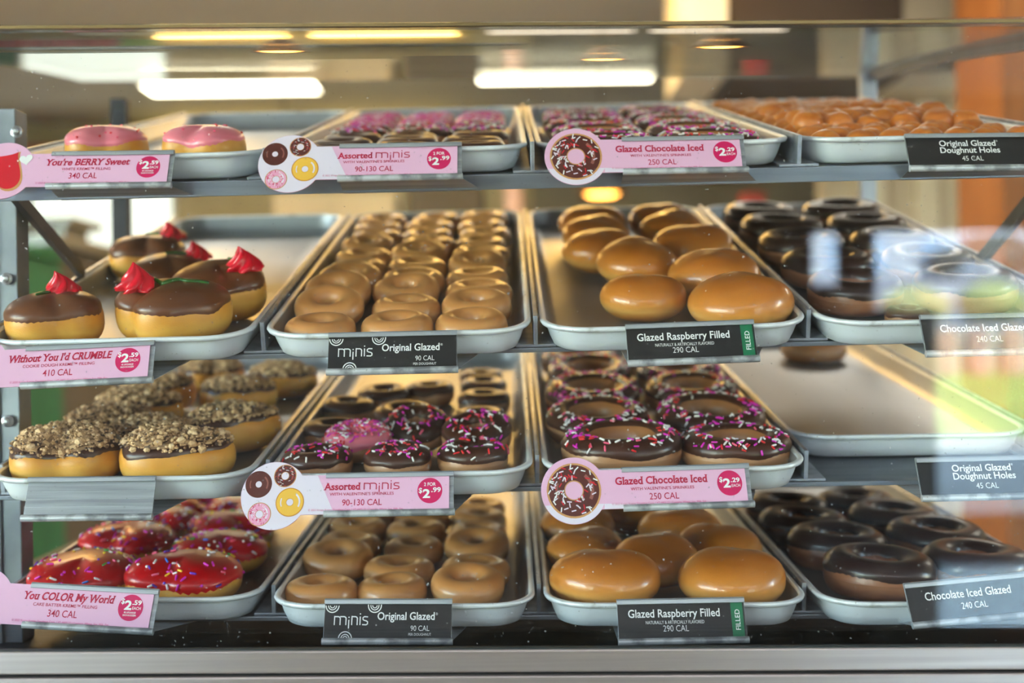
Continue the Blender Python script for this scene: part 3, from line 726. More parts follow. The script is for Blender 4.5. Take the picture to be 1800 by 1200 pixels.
put_list(3, 2, [('minispr', 527, 815, 122, 0, 0, 'sprinkled chocolate mini ring beside the round end of its pink tag', 0), ('minispr', 700, 812, 122, 60, 0, 'sprinkled chocolate mini ring, middle of the front row'+m3, 1),
  ('minispr', 832, 806, 126, 120, 0, 'sprinkled chocolate mini ring at the front right tray corner', 2), ('minipink', 627, 783, 116, 0, 8, 'pink sprinkled mini ring, the only pink one'+m3, 0),
  ('minispr', 735, 765, 116, 200, 14, 'sprinkled chocolate mini ring behind the middle front one', 0), ('minispr', 838, 775, 124, 20, 12, 'sprinkled chocolate mini ring second along the right rim', 1),
  ('minichoc', 585, 765, 108, 0, 0, 'plain chocolate mini ring behind the pink ring, by the left rim', 0), ('minichoc', 712, 738, 114, 40, 0, 'plain chocolate mini ring behind the middle sprinkled ones', 1),
  ('minichoc', 840, 742, 100, 80, 0, 'plain chocolate mini ring behind the right-hand sprinkled ones', 0), ('minichoc', 605, 722, 94, 100, 0, 'plain chocolate mini ring, second along the left rim', 1),
  ('minichoc', 852, 708, 92, 10, 0, 'plain chocolate mini ring, paler brown top, by the right rim', 0), ('minichoc', 675, 700, 92, 0, 0, 'plain chocolate mini ring in the rear, left of the bare middle', 1),
  ('minichoc', 755, 692, 88, 60, 0, 'plain chocolate mini ring in the rear, before the bare tray floor', 0), ('minichoc', 850, 684, 84, 30, 0, 'plain chocolate mini ring in the rear right corner group, nearer one', 1),
  ('minichoc', 845, 668, 78, 50, 0, 'plain chocolate mini ring hindmost by the right rim', 0)], group='mini rings on the third shelf', slack=.92)
put_list(3, 3, [('ringspr', 1092, 790, 206, 0, 0, 'sprinkled chocolate ring, front left, half above its round tag picture', 0), ('ringspr', 1297, 790, 192, 90, 0, 'sprinkled chocolate ring, front right, with thin icing and fewer sprinkles', 1),
  ('ringspr', 1050, 752, 178, 40, 6, 'sprinkled chocolate ring, second in the left column'+m3, 2), ('ringspr', 1248, 750, 186, 160, 6, 'sprinkled chocolate ring, second in the right column'+m3, 0),
  ('ringspr', 1040, 706, 166, 80, 6, 'sprinkled chocolate ring, third in the left column'+m3, 1), ('ringspr', 1215, 702, 160, 30, 6, 'sprinkled chocolate ring, third in the right column'+m3, 2),
  ('ringspr', 1036, 669, 150, 60, 6, 'sprinkled chocolate ring, fourth in the left column'+m3, 0), ('ringspr', 1190, 668, 148, 200, 6, 'sprinkled chocolate ring, fourth in the right column'+m3, 1),
  ('ringspr', 1020, 643, 134, 30, 6, 'sprinkled chocolate ring, hindmost in the left column'+m3, 2), ('ringspr', 1160, 643, 130, 0, 6, 'sprinkled chocolate ring, hindmost in the right column'+m3, 0)],
  group='sprinkled rings on the third shelf', slack=.9)
put_list(3, 4, [('ringglz', 1430, 614, 112, 0, 0, 'plain brown glazed ring alone at the back of a nearly empty tray')])

# bottom shelf
r4 = 'red iced heart doughnut, '
put_list(4, 1, [('hred', 122, 1016, 192, 5, 0, r4+'front left, over its pink tag', 0), ('hred', 326, 1020, 206, -12, 0, r4+'front right, largest, with a clean bright left lobe', 1),
  ('hred', 388, 972, 168, 20, 0, r4+'behind the large front one, by the right rim', 2), ('hred', 210, 957, 168, -10, 0, r4+'second along the left rim', 1),
  ('hred', 405, 935, 152, 40, 0, r4+'third along the right rim, thick with sprinkles', 0), ('hred', 285, 922, 138, 10, 0, r4+'third along the left rim', 2),
  ('hred', 420, 905, 128, 0, 0, r4+'rear right, under the round tag picture', 1), ('hred', 330, 895, 124, 60, 0, r4+'hindmost, in the shade of the shelf above', 0)],
  group='red iced hearts on the bottom shelf', slack=.9)
g4 = 'brown glazed mini ring on the bottom shelf, '
NM4 = ['front', 'second', 'third', 'fourth', 'fifth', 'sixth', 'seventh', 'eighth']
pts4 = [[(555, 1043, 128), (690, 1040, 124), (824, 1036, 130)], [(582, 992, 122), (703, 1008, 124), (836, 1010, 126)], [(615, 962, 108), (728, 970, 106), (838, 970, 116)],
        [(620, 934, 106), (732, 938, 104), (840, 942, 104)], [(645, 912, 98), (742, 915, 98), (842, 916, 98)], [(655, 895, 94), (746, 897, 92), (842, 897, 92)]]
put_list(4, 2, [('mini', x, y, w, 53*(3*i+j), (10 if (i, j) in ((1, 0), (0, 2), (2, 2)) else 0), g4+'%s row, %s column' % (NM4[i], ['left', 'middle', 'right'][j])) for i, row in enumerate(pts4) for j, (x, y, w) in enumerate(row)],
  group='glazed minis on the bottom shelf', slack=.92)
f4 = 'golden filled doughnut on the bottom shelf, '
put_list(4, 3, [('filled', 1062, 1027, 190, 30, 0, f4+'front left and most orange', 0), ('filled', 1286, 1022, 190, 100, 0, f4+'front right, behind the green-striped sign', 1),
  ('filled', 1152, 990, 152, 60, 6, f4+'wedged in the middle behind the front pair', 2), ('filled', 1030, 968, 142, 0, 0, f4+'second along the left rim', 3),
  ('filled', 1264, 965, 152, 170, 0, f4+'second along the right rim', 0), ('filled', 1195, 930, 146, 20, 0, f4+'third along the right rim, dim', 1),
  ('filled', 1010, 925, 132, 50, 0, f4+'behind the round tag picture', 2), ('filled', 1110, 905, 120, 90, 0, f4+'hindmost, below the sign strip', 3)],
  group='filled doughnuts on the bottom shelf', slack=.9)
d4 = 'dark chocolate iced ring on the bottom shelf, '
put_list(4, 4, [('ringchoc', 1545, 1005, 190, 0, 0, d4+'frontmost, brown side lit'), ('ringchoc', 1468, 958, 172, 60, 0, d4+'second along the left rim'),
  ('ringchoc', 1745, 995, 190, 120, 0, d4+'front right, over the tilted sign'), ('ringchoc', 1645, 950, 172, 30, 0, d4+'in the second row, right of middle'),
  ('ringchoc', 1410, 925, 152, 10, 0, d4+'third along the left rim'), ('ringchoc', 1560, 912, 152, 80, 0, d4+'in the third row, right of middle'),
  ('ringchoc', 1385, 900, 140, 20, 0, d4+'rear left, close under the shelf'), ('ringchoc', 1510, 893, 136, 200, 0, d4+'rear middle, close under the shelf')],
  group='dark rings on the bottom shelf', slack=.95)

# ------------------------------------------------------------------ lettering
_TX = {}
def text_raw(s, weight=0.0, shear=0.0, space=1.0):
    key = (s, weight, shear, space)
    if key in _TX: return _TX[key]
    cu = bpy.data.curves.new('lettering', 'FONT'); cu.body = s; cu.size = 1; cu.offset = weight; cu.shear = shear; cu.space_character = space; cu.resolution_u = 3
    ob = bpy.data.objects.new('lettering', cu); me = bpy.data.meshes.new_from_object(ob)
    V = [(v.co.x, v.co.y) for v in me.vertices]; Fc = [tuple(p.vertices) for p in me.polygons]
    bpy.data.objects.remove(ob); bpy.data.curves.remove(cu); bpy.data.meshes.remove(me)
    _TX[key] = (V, Fc); return V, Fc
def cap_of(weight):
    V, _ = text_raw('H', weight); ys = [y for _, y in V]; return min(ys), max(ys)
def xh_of(weight):
    V, _ = text_raw('x', weight); ys = [y for _, y in V]; return max(ys)
def text_geo(s, cap, w=None, weight=0.0, shear=0.0, space=1.0, serif=False):
    """flat lettering with its base line on y=0, left edge on x=0, capitals CAP high, scaled to width W"""
    V, Fc = text_raw(s, weight, 0.0, space); V = list(V); Fc = list(Fc)
    lo, hi = cap_of(weight); xh = xh_of(weight)
    if serif:                    # slab feet on the ends of stems
        cnt = {}
        for f in Fc:
            for a, b in zip(f, f[1:]+f[:1]): cnt[(min(a, b), max(a, b))] = cnt.get((min(a, b), max(a, b)), 0)+1
        xs = []
        for (a, b), n in cnt.items():
            if n != 1: continue
            (x0, y0), (x1, y1) = V[a], V[b]
            if abs(y0-y1) > .004 or not .05 < abs(x1-x0) < .24: continue
            for lev, sg in ((lo, 1), (hi, -1), (xh, -1)):
                if abs(y0-lev) < .02:
                    xl, xr = min(x0, x1)-.055, max(x0, x1)+.055
                    xs.append((xl, xr, lev, lev+sg*.075))
        for xl, xr, ya, yb in xs:
            o = len(V); V += [(xl, min(ya, yb)), (xr, min(ya, yb)), (xr, max(ya, yb)), (xl, max(ya, yb))]; Fc.append((o, o+1, o+2, o+3))
    k = cap/(hi-lo); V = [(x + shear*(y-lo), y-lo) for x, y in V]
    x0 = min(x for x, _ in V); x1 = max(x for x, _ in V)
    kx = (w/(x1-x0)) if w else k
    return [((x-x0)*kx, y*k) for x, y in V], Fc, (x1-x0)*kx

Q0 = 1.003/F; VK = 1/.945
ZP = [0.0]
def U(u, v, z): return (u*Q0, v*Q0*VK, z)
class Print:                     # collects flat printed shapes of one child object, in sign units (one photo pixel at the shelf front)
    def __init__(s): s.mb = MB()
    def text(s, t, u, v, cap, w=None, align='c', mi=0, z=.0, rot=0, **k):
        V, Fc, ww = text_geo(t, cap, w, **k)
        dx = -ww/2 if align == 'c' else (-ww if align == 'r' else 0)
        if rot: V = [(-(y-0), x+dx) for x, y in V]; dx = 0
        s.mb.add([U(u+x+dx, v+y, z) for x, y in V], Fc, mi); return s
    def poly(s, P, z, mi=0): s.mb.add([U(u, v, z) for u, v in P], [tuple(range(len(P)))], mi); return s
    def disc(s, u, v, r, z, mi=0, n=40, rx=1.0): return s.poly([(u+r*rx*math.cos(2*PI*i/n), v+r*math.sin(2*PI*i/n)) for i in range(n)], z, mi)
    def ring(s, u, v, r0, r1, z, mi=0, a0=0, a1=2*PI, n=36, rx=1.0):
        full = abs(a1-a0-2*PI) < 1e-6; P = []
        for i in range(n+1):
            a = a0+(a1-a0)*i/n; P += [U(u+r0*rx*math.cos(a), v+r0*math.sin(a), z), U(u+r1*rx*math.cos(a), v+r1*math.sin(a), z)]
        s.mb.add(P, [(2*i, 2*i+1, 2*i+3, 2*i+2) for i in range(n)], mi); return s
    def stroke(s, pts, w, z, mi=0):
        for (a, b) in zip(pts, pts[1:]):
            dx, dy = b[0]-a[0], b[1]-a[1]; l = math.hypot(dx, dy) or 1; nx, ny = -dy/l*w/2, dx/l*w/2; ex, ey = dx/l*w*.25, dy/l*w*.25
            s.poly([(a[0]+nx-ex, a[1]+ny-ey), (a[0]-nx-ex, a[1]-ny-ey), (b[0]-nx+ex, b[1]-ny+ey), (b[0]+nx+ex, b[1]+ny+ey)], z, mi)
        return s
    def build(s, name, mats, parent): 
        return s.mb.build(name, mats, parent)
def minis_logo(p, u, v, w, xh, z, mi=0, th=.17):
    k = w/3.62
    def st(pts): p.stroke([(u+x*k, v+y*xh) for x, y in pts], th*xh, z, mi)
    def arch(x0, x1): st([(x0, 1.0), (x1-.22, 1.0), (x1-.08, .94), (x1, .80), (x1, 0)])
    st([(0.05, 0), (0.05, 1.06)]); arch(.05, .66); arch(.66, 1.28)
    st([(1.58, .58), (1.58, -.42)]); p.disc(u+1.58*k, v+.92*xh, th*.62*xh, z, mi, 14)
    st([(1.90, 0), (1.90, 1.06)]); arch(1.90, 2.48)
    st([(2.78, 0), (2.78, .98)]); p.disc(u+2.78*k, v+1.34*xh, th*.62*xh, z, mi, 14)
    st([(3.58, .97), (3.22, 1.0), (3.08, .88), (3.08, .66), (3.2, .55), (3.46, .47), (3.58, .36), (3.58, .12), (3.44, .0), (3.04, .02)])

M_CPINK = mat('tag_pink', (234, 182, 213), .38, coat=.35, coat_r=.12)
M_CPALE = mat('tag_pale_lilac', (232, 220, 236), .38, coat=.35, coat_r=.12)
M_CBLACK = mat('tag_black', (30, 31, 33), .34, 0, (36, 37, 39), 10, coat=.4, coat_r=.12)
M_CRIM = mat('print_crimson', (186, 18, 62), .5)
M_MAG = mat('print_magenta', (206, 20, 92), .45)
M_FINE = mat('print_fine_pink', (206, 70, 130), .5)
M_WHITE = mat('print_white', (240, 240, 240), .5)
M_GREY = mat('print_grey', (206, 206, 206), .5)
M_GRN = mat('print_green', (20, 112, 74), .4)
M_PBRN = mat('print_brown', (92, 42, 36), .4); M_PBRL = mat('print_brown_light', (150, 92, 82), .4); M_PTAN = mat('print_tan', (206, 150, 96), .4)
M_PGLZ = mat('print_glaze', (240, 186, 70), .4); M_PGLD = mat('print_glaze_dark', (206, 136, 40), .4); M_PPNK = mat('print_pink', (238, 164, 196), .4)
M_PRED = mat('print_red', (206, 30, 46), .4)

HW, HH = 113, 38
def holder(k, px, py, slope, label):
    s = S[k]; Y = s.F.translation.y - .014
    c = at(px, py, Y); r = -slope - ROLL
    tl = math.radians(25)
    ux = Vector((math.cos(r), 0, math.sin(r))); uy = Vector((-math.sin(r)*math.cos(tl), math.sin(tl), math.cos(r)*math.cos(tl))); uz = ux.cross(uy)
    M = frame(ux, uy, uz, c)
    o = empty('sign_holder', M); tag(o, label, 'sign holder', 'aluminium sign holders along the shelf edges')
    w, h = HW*Q0, HH*Q0*VK
    mb = MB(); mb.box((-w, -h, -.0012), (w, h, 0))
    for y in (-.35, .0, .35): mb.box((-w, h*y-.0006, 0), (w, h*y+.0006, .0004))
    bevel(mb.build('back_plate', M_HOLD, o), .0003)
    mb = MB()
    L = []
    for x in (-w, w): L.append([(x, h-.0004+dy, dz) for dy, dz in ((0, -.0012), (.0006, .0006), (0, .0026), (-.0015, .0036), (-.0045, .0034), (-.0048, .0028), (-.0018, .0022), (-.0008, .0004))])
    mb.loops(L, 0, True, True); mb.build('top_rail', M_HOLD, o)
    mb = MB(); L = []
    for x in (-w*1.01, w*1.02): L.append([(x, -h+.0022+dy, dz) for dy, dz in [(.0030*math.cos(a), .0016+.0030*math.sin(a)) for a in [2*PI*i/14 for i in range(14)]]])
    mb.loops(L, 0, True, True); autosmooth(mb.build('bottom_rail', M_HOLDW, o), 50)
    # flap folded back up to the shelf edge
    Mi = M.inverted(); mb = MB(); e = []
    ucx = (s.Fi @ c).x
    for dx in (-w*1.0, w*1.30):
        q = Mi @ (s.F @ Vector((ucx+dx, s.over+.004, -.0052 if k > 1 else -.0140)))
        e.append(q)
    a0, a1 = Vector((-w, -h+.003, -.0014)), Vector((w, -h+.003, -.0014)); dn = Vector((0, 0, -.001))
    mb.loops([[a0, a1, e[1], e[0]], [a0+dn, a1+dn, e[1]+dn, e[0]+dn]], 0, True, True)
    mb.build('mounting_flap', M_HOLD, o)
    return M @ T((0, 0, .0006))
CT = .0007                       # card thickness
Z1, Z2, Z3, Z4, Z5 = CT+.00008, CT+.00016, CT+.00024, CT+.00032, CT+.0004
def card(M, poly, m, label, group):
    mb = MB(); mb.prism([(u*Q0, v*Q0*VK) for u, v in poly], 0, CT)
    o = mb.build('price_tag', m, None); o.matrix_world = M; tag(o, label, 'price tag', group); return o
def pink_poly(cu, R, hh=34):
    a = math.asin(hh/R); n = 60
    P = [(cu + R*math.cos(t), R*math.sin(t)*1.0) for t in [a+(2*PI-2*a)*i/n for i in range(n+1)]]
    return P + [(105, -hh), (105, hh)]
def badge(o, u, v, kind):
    p = Print(); p.disc(u, v, 22, Z1); b = p.build('price_badge', M_MAG, o); p = Print()
    if kind == 'for':
        p.text('2 FOR', u, v+8, 6, 21, z=Z2, weight=.02); p.text('$', u-16.5, v-4, 9, 6, z=Z2, weight=.02); p.text('2', u-6, v-13, 15.5, 13, z=Z2, weight=.035); p.text('.99', u+11, v-3, 8.5, 17, z=Z2, weight=.03)
    else:
        up = 4 if kind == 'each+' else 0
        p.text('$', u-15, v+2+up, 9, 6, z=Z2, weight=.02); p.text('2', u-5, v-8+up, 16, 13, z=Z2, weight=.035)
        p.text('.29' if kind == 'each' else '.59', u+10, v+1+up, 8, 16, z=Z2, weight=.03); p.text('EACH', u+10.5, v-7+up, 5, 15, z=Z2, weight=.01)
        if kind == 'each+': p.text('4% UPCHARGE', u, v-9.5, 3, 21, z=Z2, weight=.02); p.text('EACH IN DOZEN', u, v-14, 3, 23, z=Z2, weight=.02)
    p.build('price_lettering', M_WHITE, b)
def lettering(o, name, m, *rows):
    p = Print()
    for (t, u, v, cap, w, k) in rows: p.text(t, u, v, cap, w, z=Z2, **k)
    return p.build(name, m, o)
FINE = '© 2022 Krispy Kreme Doughnut Corp. | VT-4402-22 | Contains: Wheat, Soy, Milk, Egg'
def pic_ring(o, name, u, v, R, hole, cols, spr=0, seed=1, pal=None, rx=1.0):
    """a printed picture of a ring doughnut"""
    p = Print(); p.ring(u, v, hole, R, Z2, 0, rx=rx); p.ring(u, v, hole*1.12, R*.93, Z3, 1, rx=rx)
    p.ring(u, v, R*.62, R*.74, Z4, 2, -.5, .9, 14, rx); p.ring(u, v, R*.60, R*.68, Z4, 2, 2.7, 3.6, 12, rx)
    r = random.Random(seed)
    for q in range(spr):
        a, d, t = r.uniform(0, 2*PI), R*(.40+.5*r.random()), r.uniform(0, PI); x, y = u+rx*d*math.cos(a), v+d*math.sin(a); l = R*.075
        p.stroke([(x-l*math.cos(t), y-l*math.sin(t)), (x+l*math.cos(t), y+l*math.sin(t))], R*.045, Z5, 3+r.randrange(3))
    return p.build(name, cols + (pal or []), o)
def heart_poly(u, v, R, rot):
    P = []
    for i in range(48):
        t = 2*PI*i/48; x = 16*math.sin(t)**3; y = 13*math.cos(t)-5*math.cos(2*t)-2*math.cos(3*t)-math.cos(4*t)
        x, y = x*R/17, y*R/17; P.append((u+x*math.cos(rot)-y*math.sin(rot), v+x*math.sin(rot)+y*math.cos(rot)))
    return P
G_PINK = 'pink price tags in the holders'; G_BLK = 'black price tags in the holders'
B = dict(weight=.026, serif=True)
def tag_choc(M, label):
    o = card(M, pink_poly(-199, 58), M_CPINK, label, G_PINK)
    p = Print(); p.poly([(-199+57.5*math.cos(t), 57.5*math.sin(t)) for t in [PI+.44+(PI-.88)*i/24 for i in range(25)]], Z1); p.poly([(-147, -24.6), (-147, -33.6), (104, -33.6), (104, -30)], Z1)
    p.build('pale_band', M_CPALE, o)
    pic_ring(o, 'doughnut_picture', -199, 0, 48, 15.5, [M_PTAN, M_PBRN, M_PBRL], 75, 3, [M_WHITE, M_PRED, M_CPALE])
    lettering(o, 'title_lettering', M_CRIM, ('Glazed Chocolate Iced', -44, 7, 13.5, 163, B))
    lettering(o, 'flavour_lettering', M_CRIM, ('WITH VALENTINE\'S SPRINKLES', -43, -3.2, 5, 112, dict(weight=.005)))
    lettering(o, 'calorie_lettering', M_CRIM, ('250 CAL', -41, -20, 11, 52, dict(weight=.004)))
    lettering(o, 'fine_print', M_FINE, (FINE, -51, -27.5, 3.4, 165, {}))
    badge(o, 76, 4, 'each')
def tag_assorted(M, label):
    o = card(M, pink_poly(-203, 59), M_CPINK, label, G_PINK)
    p = Print(); a = math.asin(33.6/58.6)
    p.poly([(-203+58.6*math.cos(t), 58.6*math.sin(t)) for t in [a+(2*PI-2*a)*i/50 for i in range(51)]] + [(-96, -33.6), (-128, 33.6)], Z1); p.build('pale_band', M_CPALE, o)
    cu = -203
    pic_ring(o, 'doughnut_picture', cu-29, 20, 23.5, 5.5, [M_PBRN, M_PBRN, M_PBRL])
    pic_ring(o, 'doughnut_picture', cu+17, 34, 20, 6.5, [M_PTAN, M_PBRN, M_PBRL], 34, 5, [M_WHITE, M_PRED, M_CPALE])
    pic_ring(o, 'doughnut_picture', cu+28, -12, 25, 6, [M_PGLD, M_PGLZ, M_CPALE])
    pic_ring(o, 'doughnut_picture', cu-24, -32, 20.5, 6.5, [M_PTAN, M_PPNK, M_CPALE], 46, 6, [M_PRED, M_MAG, M_WHITE])
    p = Print(); p.text('Assorted', -84, 7.5, 12.5, 65, z=Z2, **B); minis_logo(p, -46, 8, 63, 10.5, Z2); p.build('title_lettering', M_CRIM, o)
    lettering(o, 'flavour_lettering', M_CRIM, ('WITH VALENTINE\'S SPRINKLES', -49, -2, 5, 113, dict(weight=.005)))
    lettering(o, 'calorie_lettering', M_CRIM, ('90-130 CAL', -48, -19.5, 10.5, 70, dict(weight=.004)))
    lettering(o, 'fine_print', M_FINE, (FINE, -59, -28, 3.4, 166, {}))
    badge(o, 71, 4, 'for')
def tag_heart(M, label, title, tu, tw, sub, su, sw, cal, cu, shear, style):
    o = card(M, pink_poly(-199, 58), M_CPINK, label, G_PINK)
    if style == 'berry':
        p = Print(); p.poly(heart_poly(-196, 0, 47, 2.6), Z2, 0); p.poly(heart_poly(-198, 2, 44, 2.6), Z3, 1); p.poly(heart_poly(-160, 22, 13, .2), Z4, 2); p.build('heart_picture', [M_PTAN, M_PRED, M_WHITE], o)
    elif style == 'color':
        p = Print(); p.poly(heart_poly(-212, -4, 48, 2.4), Z2, 0); p.poly(heart_poly(-216, 0, 44, 2.4), Z3, 1)
        r = random.Random(4)
        for q in range(26):
            x, y, t = -216+r.uniform(-30, 34), r.uniform(-22, 28), r.uniform(0, PI); p.stroke([(x-2*math.cos(t), y-2*math.sin(t)), (x+2*math.cos(t), y+2*math.sin(t))], 1.8, Z4, r.choice((2, 3)))
        p.build('heart_picture', [M_PTAN, M_PRED, M_WHITE, M_PGLZ], o)
    else:
        p = Print(); p.poly(heart_poly(-216, 0, 47, 2.4), Z2, 0); p.poly(heart_poly(-219, 2, 43, 2.4), Z3, 1); p.build('heart_picture', [M_PTAN, M_PBRL], o)
    lettering(o, 'title_lettering', M_CRIM, (title, tu, 9, 13.5, tw, dict(weight=.028, serif=True, shear=shear)))
    lettering(o, 'flavour_lettering', M_CRIM, (sub, su, -1, 5.2, sw, dict(weight=.005)))
    lettering(o, 'calorie_lettering', M_CRIM, (cal, cu, -18, 11.5, 52, dict(weight=.004)))
    lettering(o, 'fine_print', M_FINE, (FINE, -50, -28, 3.4, 170, {}))
    badge(o, 68, 4, 'each+')
BLK = [(-112, -31), (112, -31), (112, 31), (-112, 31)]
def tag_minis(M, label):
    o = card(M, BLK, M_CBLACK, label, G_BLK)
    p = Print(); minis_logo(p, -95, -6, 60, 13.5, Z2, th=.14); p.build('title_lettering', M_WHITE, o)
    lettering(o, 'flavour_lettering', M_WHITE, ('Original Glazed', 32, 2, 13, 101, dict(weight=.016)), ('®', 86, 10, 4, 4, {}))
    lettering(o, 'calorie_lettering', M_WHITE, ('90 CAL', 57, -16, 8.5, 33, dict(weight=-.004)), ('PER DOUGHNUT', 57, -24, 4.2, 40, {}))
    p = Print()
    for u, v, a0, a1 in ((-99, 26, PI, 2*PI), (-24, 26, PI-.15, 2*PI+.15), (-74, -29, 0, PI)):
        for r0, r1 in ((3.2, 4.6), (6.4, 8.0), (10.6, 12.4)): p.ring(u, v, r0, r1, Z2, 0, a0, a1, 20)
    p.build('ring_marks', M_WHITE, o)
def tag_filled(M, label):
    o = card(M, BLK, M_CBLACK, label, G_BLK)
    lettering(o, 'title_lettering', M_WHITE, ('Glazed Raspberry Filled', -13, 6, 13.5, 162, dict(weight=.014)))
    lettering(o, 'flavour_lettering', M_WHITE, ('NATURALLY & ARTIFICIALLY FLAVORED', -12, -5, 5.4, 103, {}))
    lettering(o, 'calorie_lettering', M_WHITE, ('290 CAL', -11, -17.5, 10, 45, dict(weight=-.004)))
    p = Print(); p.poly([(88, -30), (109, -30), (109, 30), (88, 30)], Z1); g = p.build('green_stripe', M_GRN, o)
    p = Print(); p.text('FILLED', 103, 0, 8.5, 34, z=Z2, rot=1, weight=.008); p.build('stripe_lettering', M_WHITE, g)
def tag_iced(M, label, du=0):
    o = card(M, BLK, M_CBLACK, label, G_BLK)
    lettering(o, 'title_lettering', M_WHITE, ('Chocolate Iced Glazed', -5+du, 5, 13.5, 152, dict(weight=.014)))
    lettering(o, 'calorie_lettering', M_WHITE, ('240 CAL', 2+du, -14, 10.5, 46, dict(weight=-.004)))
def tag_holes(M, label):
    o = card(M, BLK, M_CBLACK, label, G_BLK)
    lettering(o, 'title_lettering', M_WHITE, ('Original Glazed', 0, 11.5, 12, 104, dict(weight=.016)), ('®', 55, 20, 3.5, 3.5, {}), ('Doughnut Holes', 3, -2.5, 12, 110, dict(weight=.016)))
    lettering(o, 'calorie_lettering', M_WHITE, ('45 CAL', 5, -18.5, 9.5, 39, dict(weight=-.004)))

H_ = 'metal sign holder below '
tag_heart(holder(1, 196, 299, -.012, H_+'the two pink hearts on the top shelf'), 'pink price tag reading 340 CAL under the two pink iced hearts', "You're BERRY Sweet", -44, 156, 'WHITE KREME™ FILLING', -46, 90, '340 CAL', -50, .22, 'berry')
tag_assorted(holder(1, 704, 285, -.020, H_+'the mixed mini tray on the top shelf'), 'pink price tag with four small doughnut pictures, on the top shelf')
tag_choc(holder(1, 1202, 273, -.018, H_+'the sprinkled rings on the top shelf'), 'pink price tag with one big ring picture, on the top shelf')
tag_holes(holder(1, 1702, 268, -.010, H_+'the heap of doughnut holes on the top shelf'), 'black price tag reading 45 CAL on the top shelf, under the heap of doughnut holes')
tag_heart(holder(2, 157, 641, -.050, H_+'the chocolate hearts with red rosettes'), 'pink price tag reading 410 CAL under the chocolate hearts with red rosettes', "Without You I'd CRUMBLE", -51, 182, 'COOKIE DOUGH KREME™ FILLING', -53, 126, '410 CAL', -53, .22, 'crumble')
tag_minis(holder(2, 690, 620, -.022, H_+'the pale glazed minis on the second shelf'), 'black price tag reading 90 CAL on the second shelf, below the pale glazed minis')
tag_filled(holder(2, 1215, 603, -.040, H_+'the filled doughnuts on the second shelf'), 'black price tag with a green end stripe, on the second shelf')
tag_iced(holder(2, 1735, 588, -.024, H_+'the dark rings on the second shelf'), 'black price tag reading 240 CAL on the second shelf, washed out by window reflections')
holder(3, 158, 876, -.012, 'empty metal sign holder with bare ribbed plate, below the crumble hearts')
tag_assorted(holder(3, 685, 868, -.018, H_+'the chocolate minis on the third shelf'), 'pink price tag with four small doughnut pictures, on the third shelf')
tag_choc(holder(3, 1207, 856, -.034, H_+'the sprinkled rings on the third shelf'), 'pink price tag with one big ring picture, on the third shelf')
tag_holes(holder(3, 1727, 840, -.026, H_+'the nearly empty tray'), 'black price tag reading 45 CAL on the third shelf, below the nearly empty tray')
tag_heart(holder(4, 162, 1069, .055, H_+'the red hearts on the bottom shelf'), 'pink price tag reading 340 CAL under the red iced hearts, tilted down', 'You COLOR My World', -42, 162, 'CAKE BATTER KREME™ FILLING', -47, 113, '340 CAL', -49, .22, 'color')
tag_minis(holder(4, 682, 1092, .0, H_+'the brown glazed minis on the bottom shelf'), 'black price tag reading 90 CAL on the bottom shelf, below the brown glazed minis')
tag_filled(holder(4, 1198, 1091, -.020, H_+'the filled doughnuts on the bottom shelf'), 'black price tag with a green end stripe, on the bottom shelf')
tag_iced(holder(4, 1708, 1054, -.095, H_+'the dark rings on the bottom shelf'), 'black price tag reading 240 CAL on the bottom shelf, tilted up to the right')

# a few bits of white flake on the rail and on the case floor
mb = MB(); r_ = random.Random(3)
for q in range(3):
    a = [(.0022*r_.uniform(.6, 1.3)*math.cos(t), .0022*r_.uniform(.5, 1.0)*math.sin(t), 0) for t in [2*PI*i/7 for i in range(7)]]
    p = at(181+r_.uniform(-6, 6), 1141+q*3, .915); mb.loops([[Vector(v)+Vector((p.x, .9035+q*.0015, -.2300+.0002)) for v in a], [Vector(v)*.6+Vector((p.x, .9035+q*.0015, -.2300+.0017)) for v in a]], 0, True, True)
fl = mb.build('paper_flake', mat('flake_white', (236, 236, 238), .8)); tag(fl, 'small white paper flakes on the front rail below the pink tag', 'flake', kind='stuff')

# ------------------------------------------------------------------ behind the case: the kitchen, far out of focus
def thing_box(name, a, b, m, label, cat, parts=(), group=None):
    o = empty(name, T(((a[0]+b[0])/2, (a[1]+b[1])/2, a[2])))
    I = T((-(a[0]+b[0])/2, -(a[1]+b[1])/2, -a[2]))
    mb = MB(); mb.box(a, b); bevel(mb.build('body', m, o, M=I), .006)
    for nm, pa, pb, pm in parts: mb = MB(); mb.box(pa, pb); bevel(mb.build(nm, pm, o, M=I), .003)
    tag(o, label, cat, group); return o
M_ST = mat('counter_steel', (150, 152, 152), .4, .7, (136, 138, 138), 4)
M_STD = mat('counter_dark', (84, 80, 74), .6)  # darker grey for the counter body
M_GRNB = mat('green_plastic', (22, 112, 78), .5, 0, (18, 100, 70), 6)
M_CREAM = mat('cream_enamel', (232, 224, 200), .5)
M_BEIGE = mat('beige_wall', (206, 190, 164), .8, 0, (196, 180, 154), 3)
M_OLIVE = mat('olive_wall', (136, 128, 108), .8, 0, (124, 116, 98), 3)
M_DBRN = mat('dark_brown_soffit', (62, 46, 32), .7, 0, (54, 40, 28), 3)
M_WOOD = mat('orange_wood', (152, 94, 46), .5, 0, (134, 80, 38), 5, stretch=(6, 6, .6))
M_REDP = mat('red_plastic', (176, 70, 68), .5)
struct(boxobj('wall_partition', (.15, 8.15, FLOOR), (5.0, 8.3, CEIL), M_OLIVE))
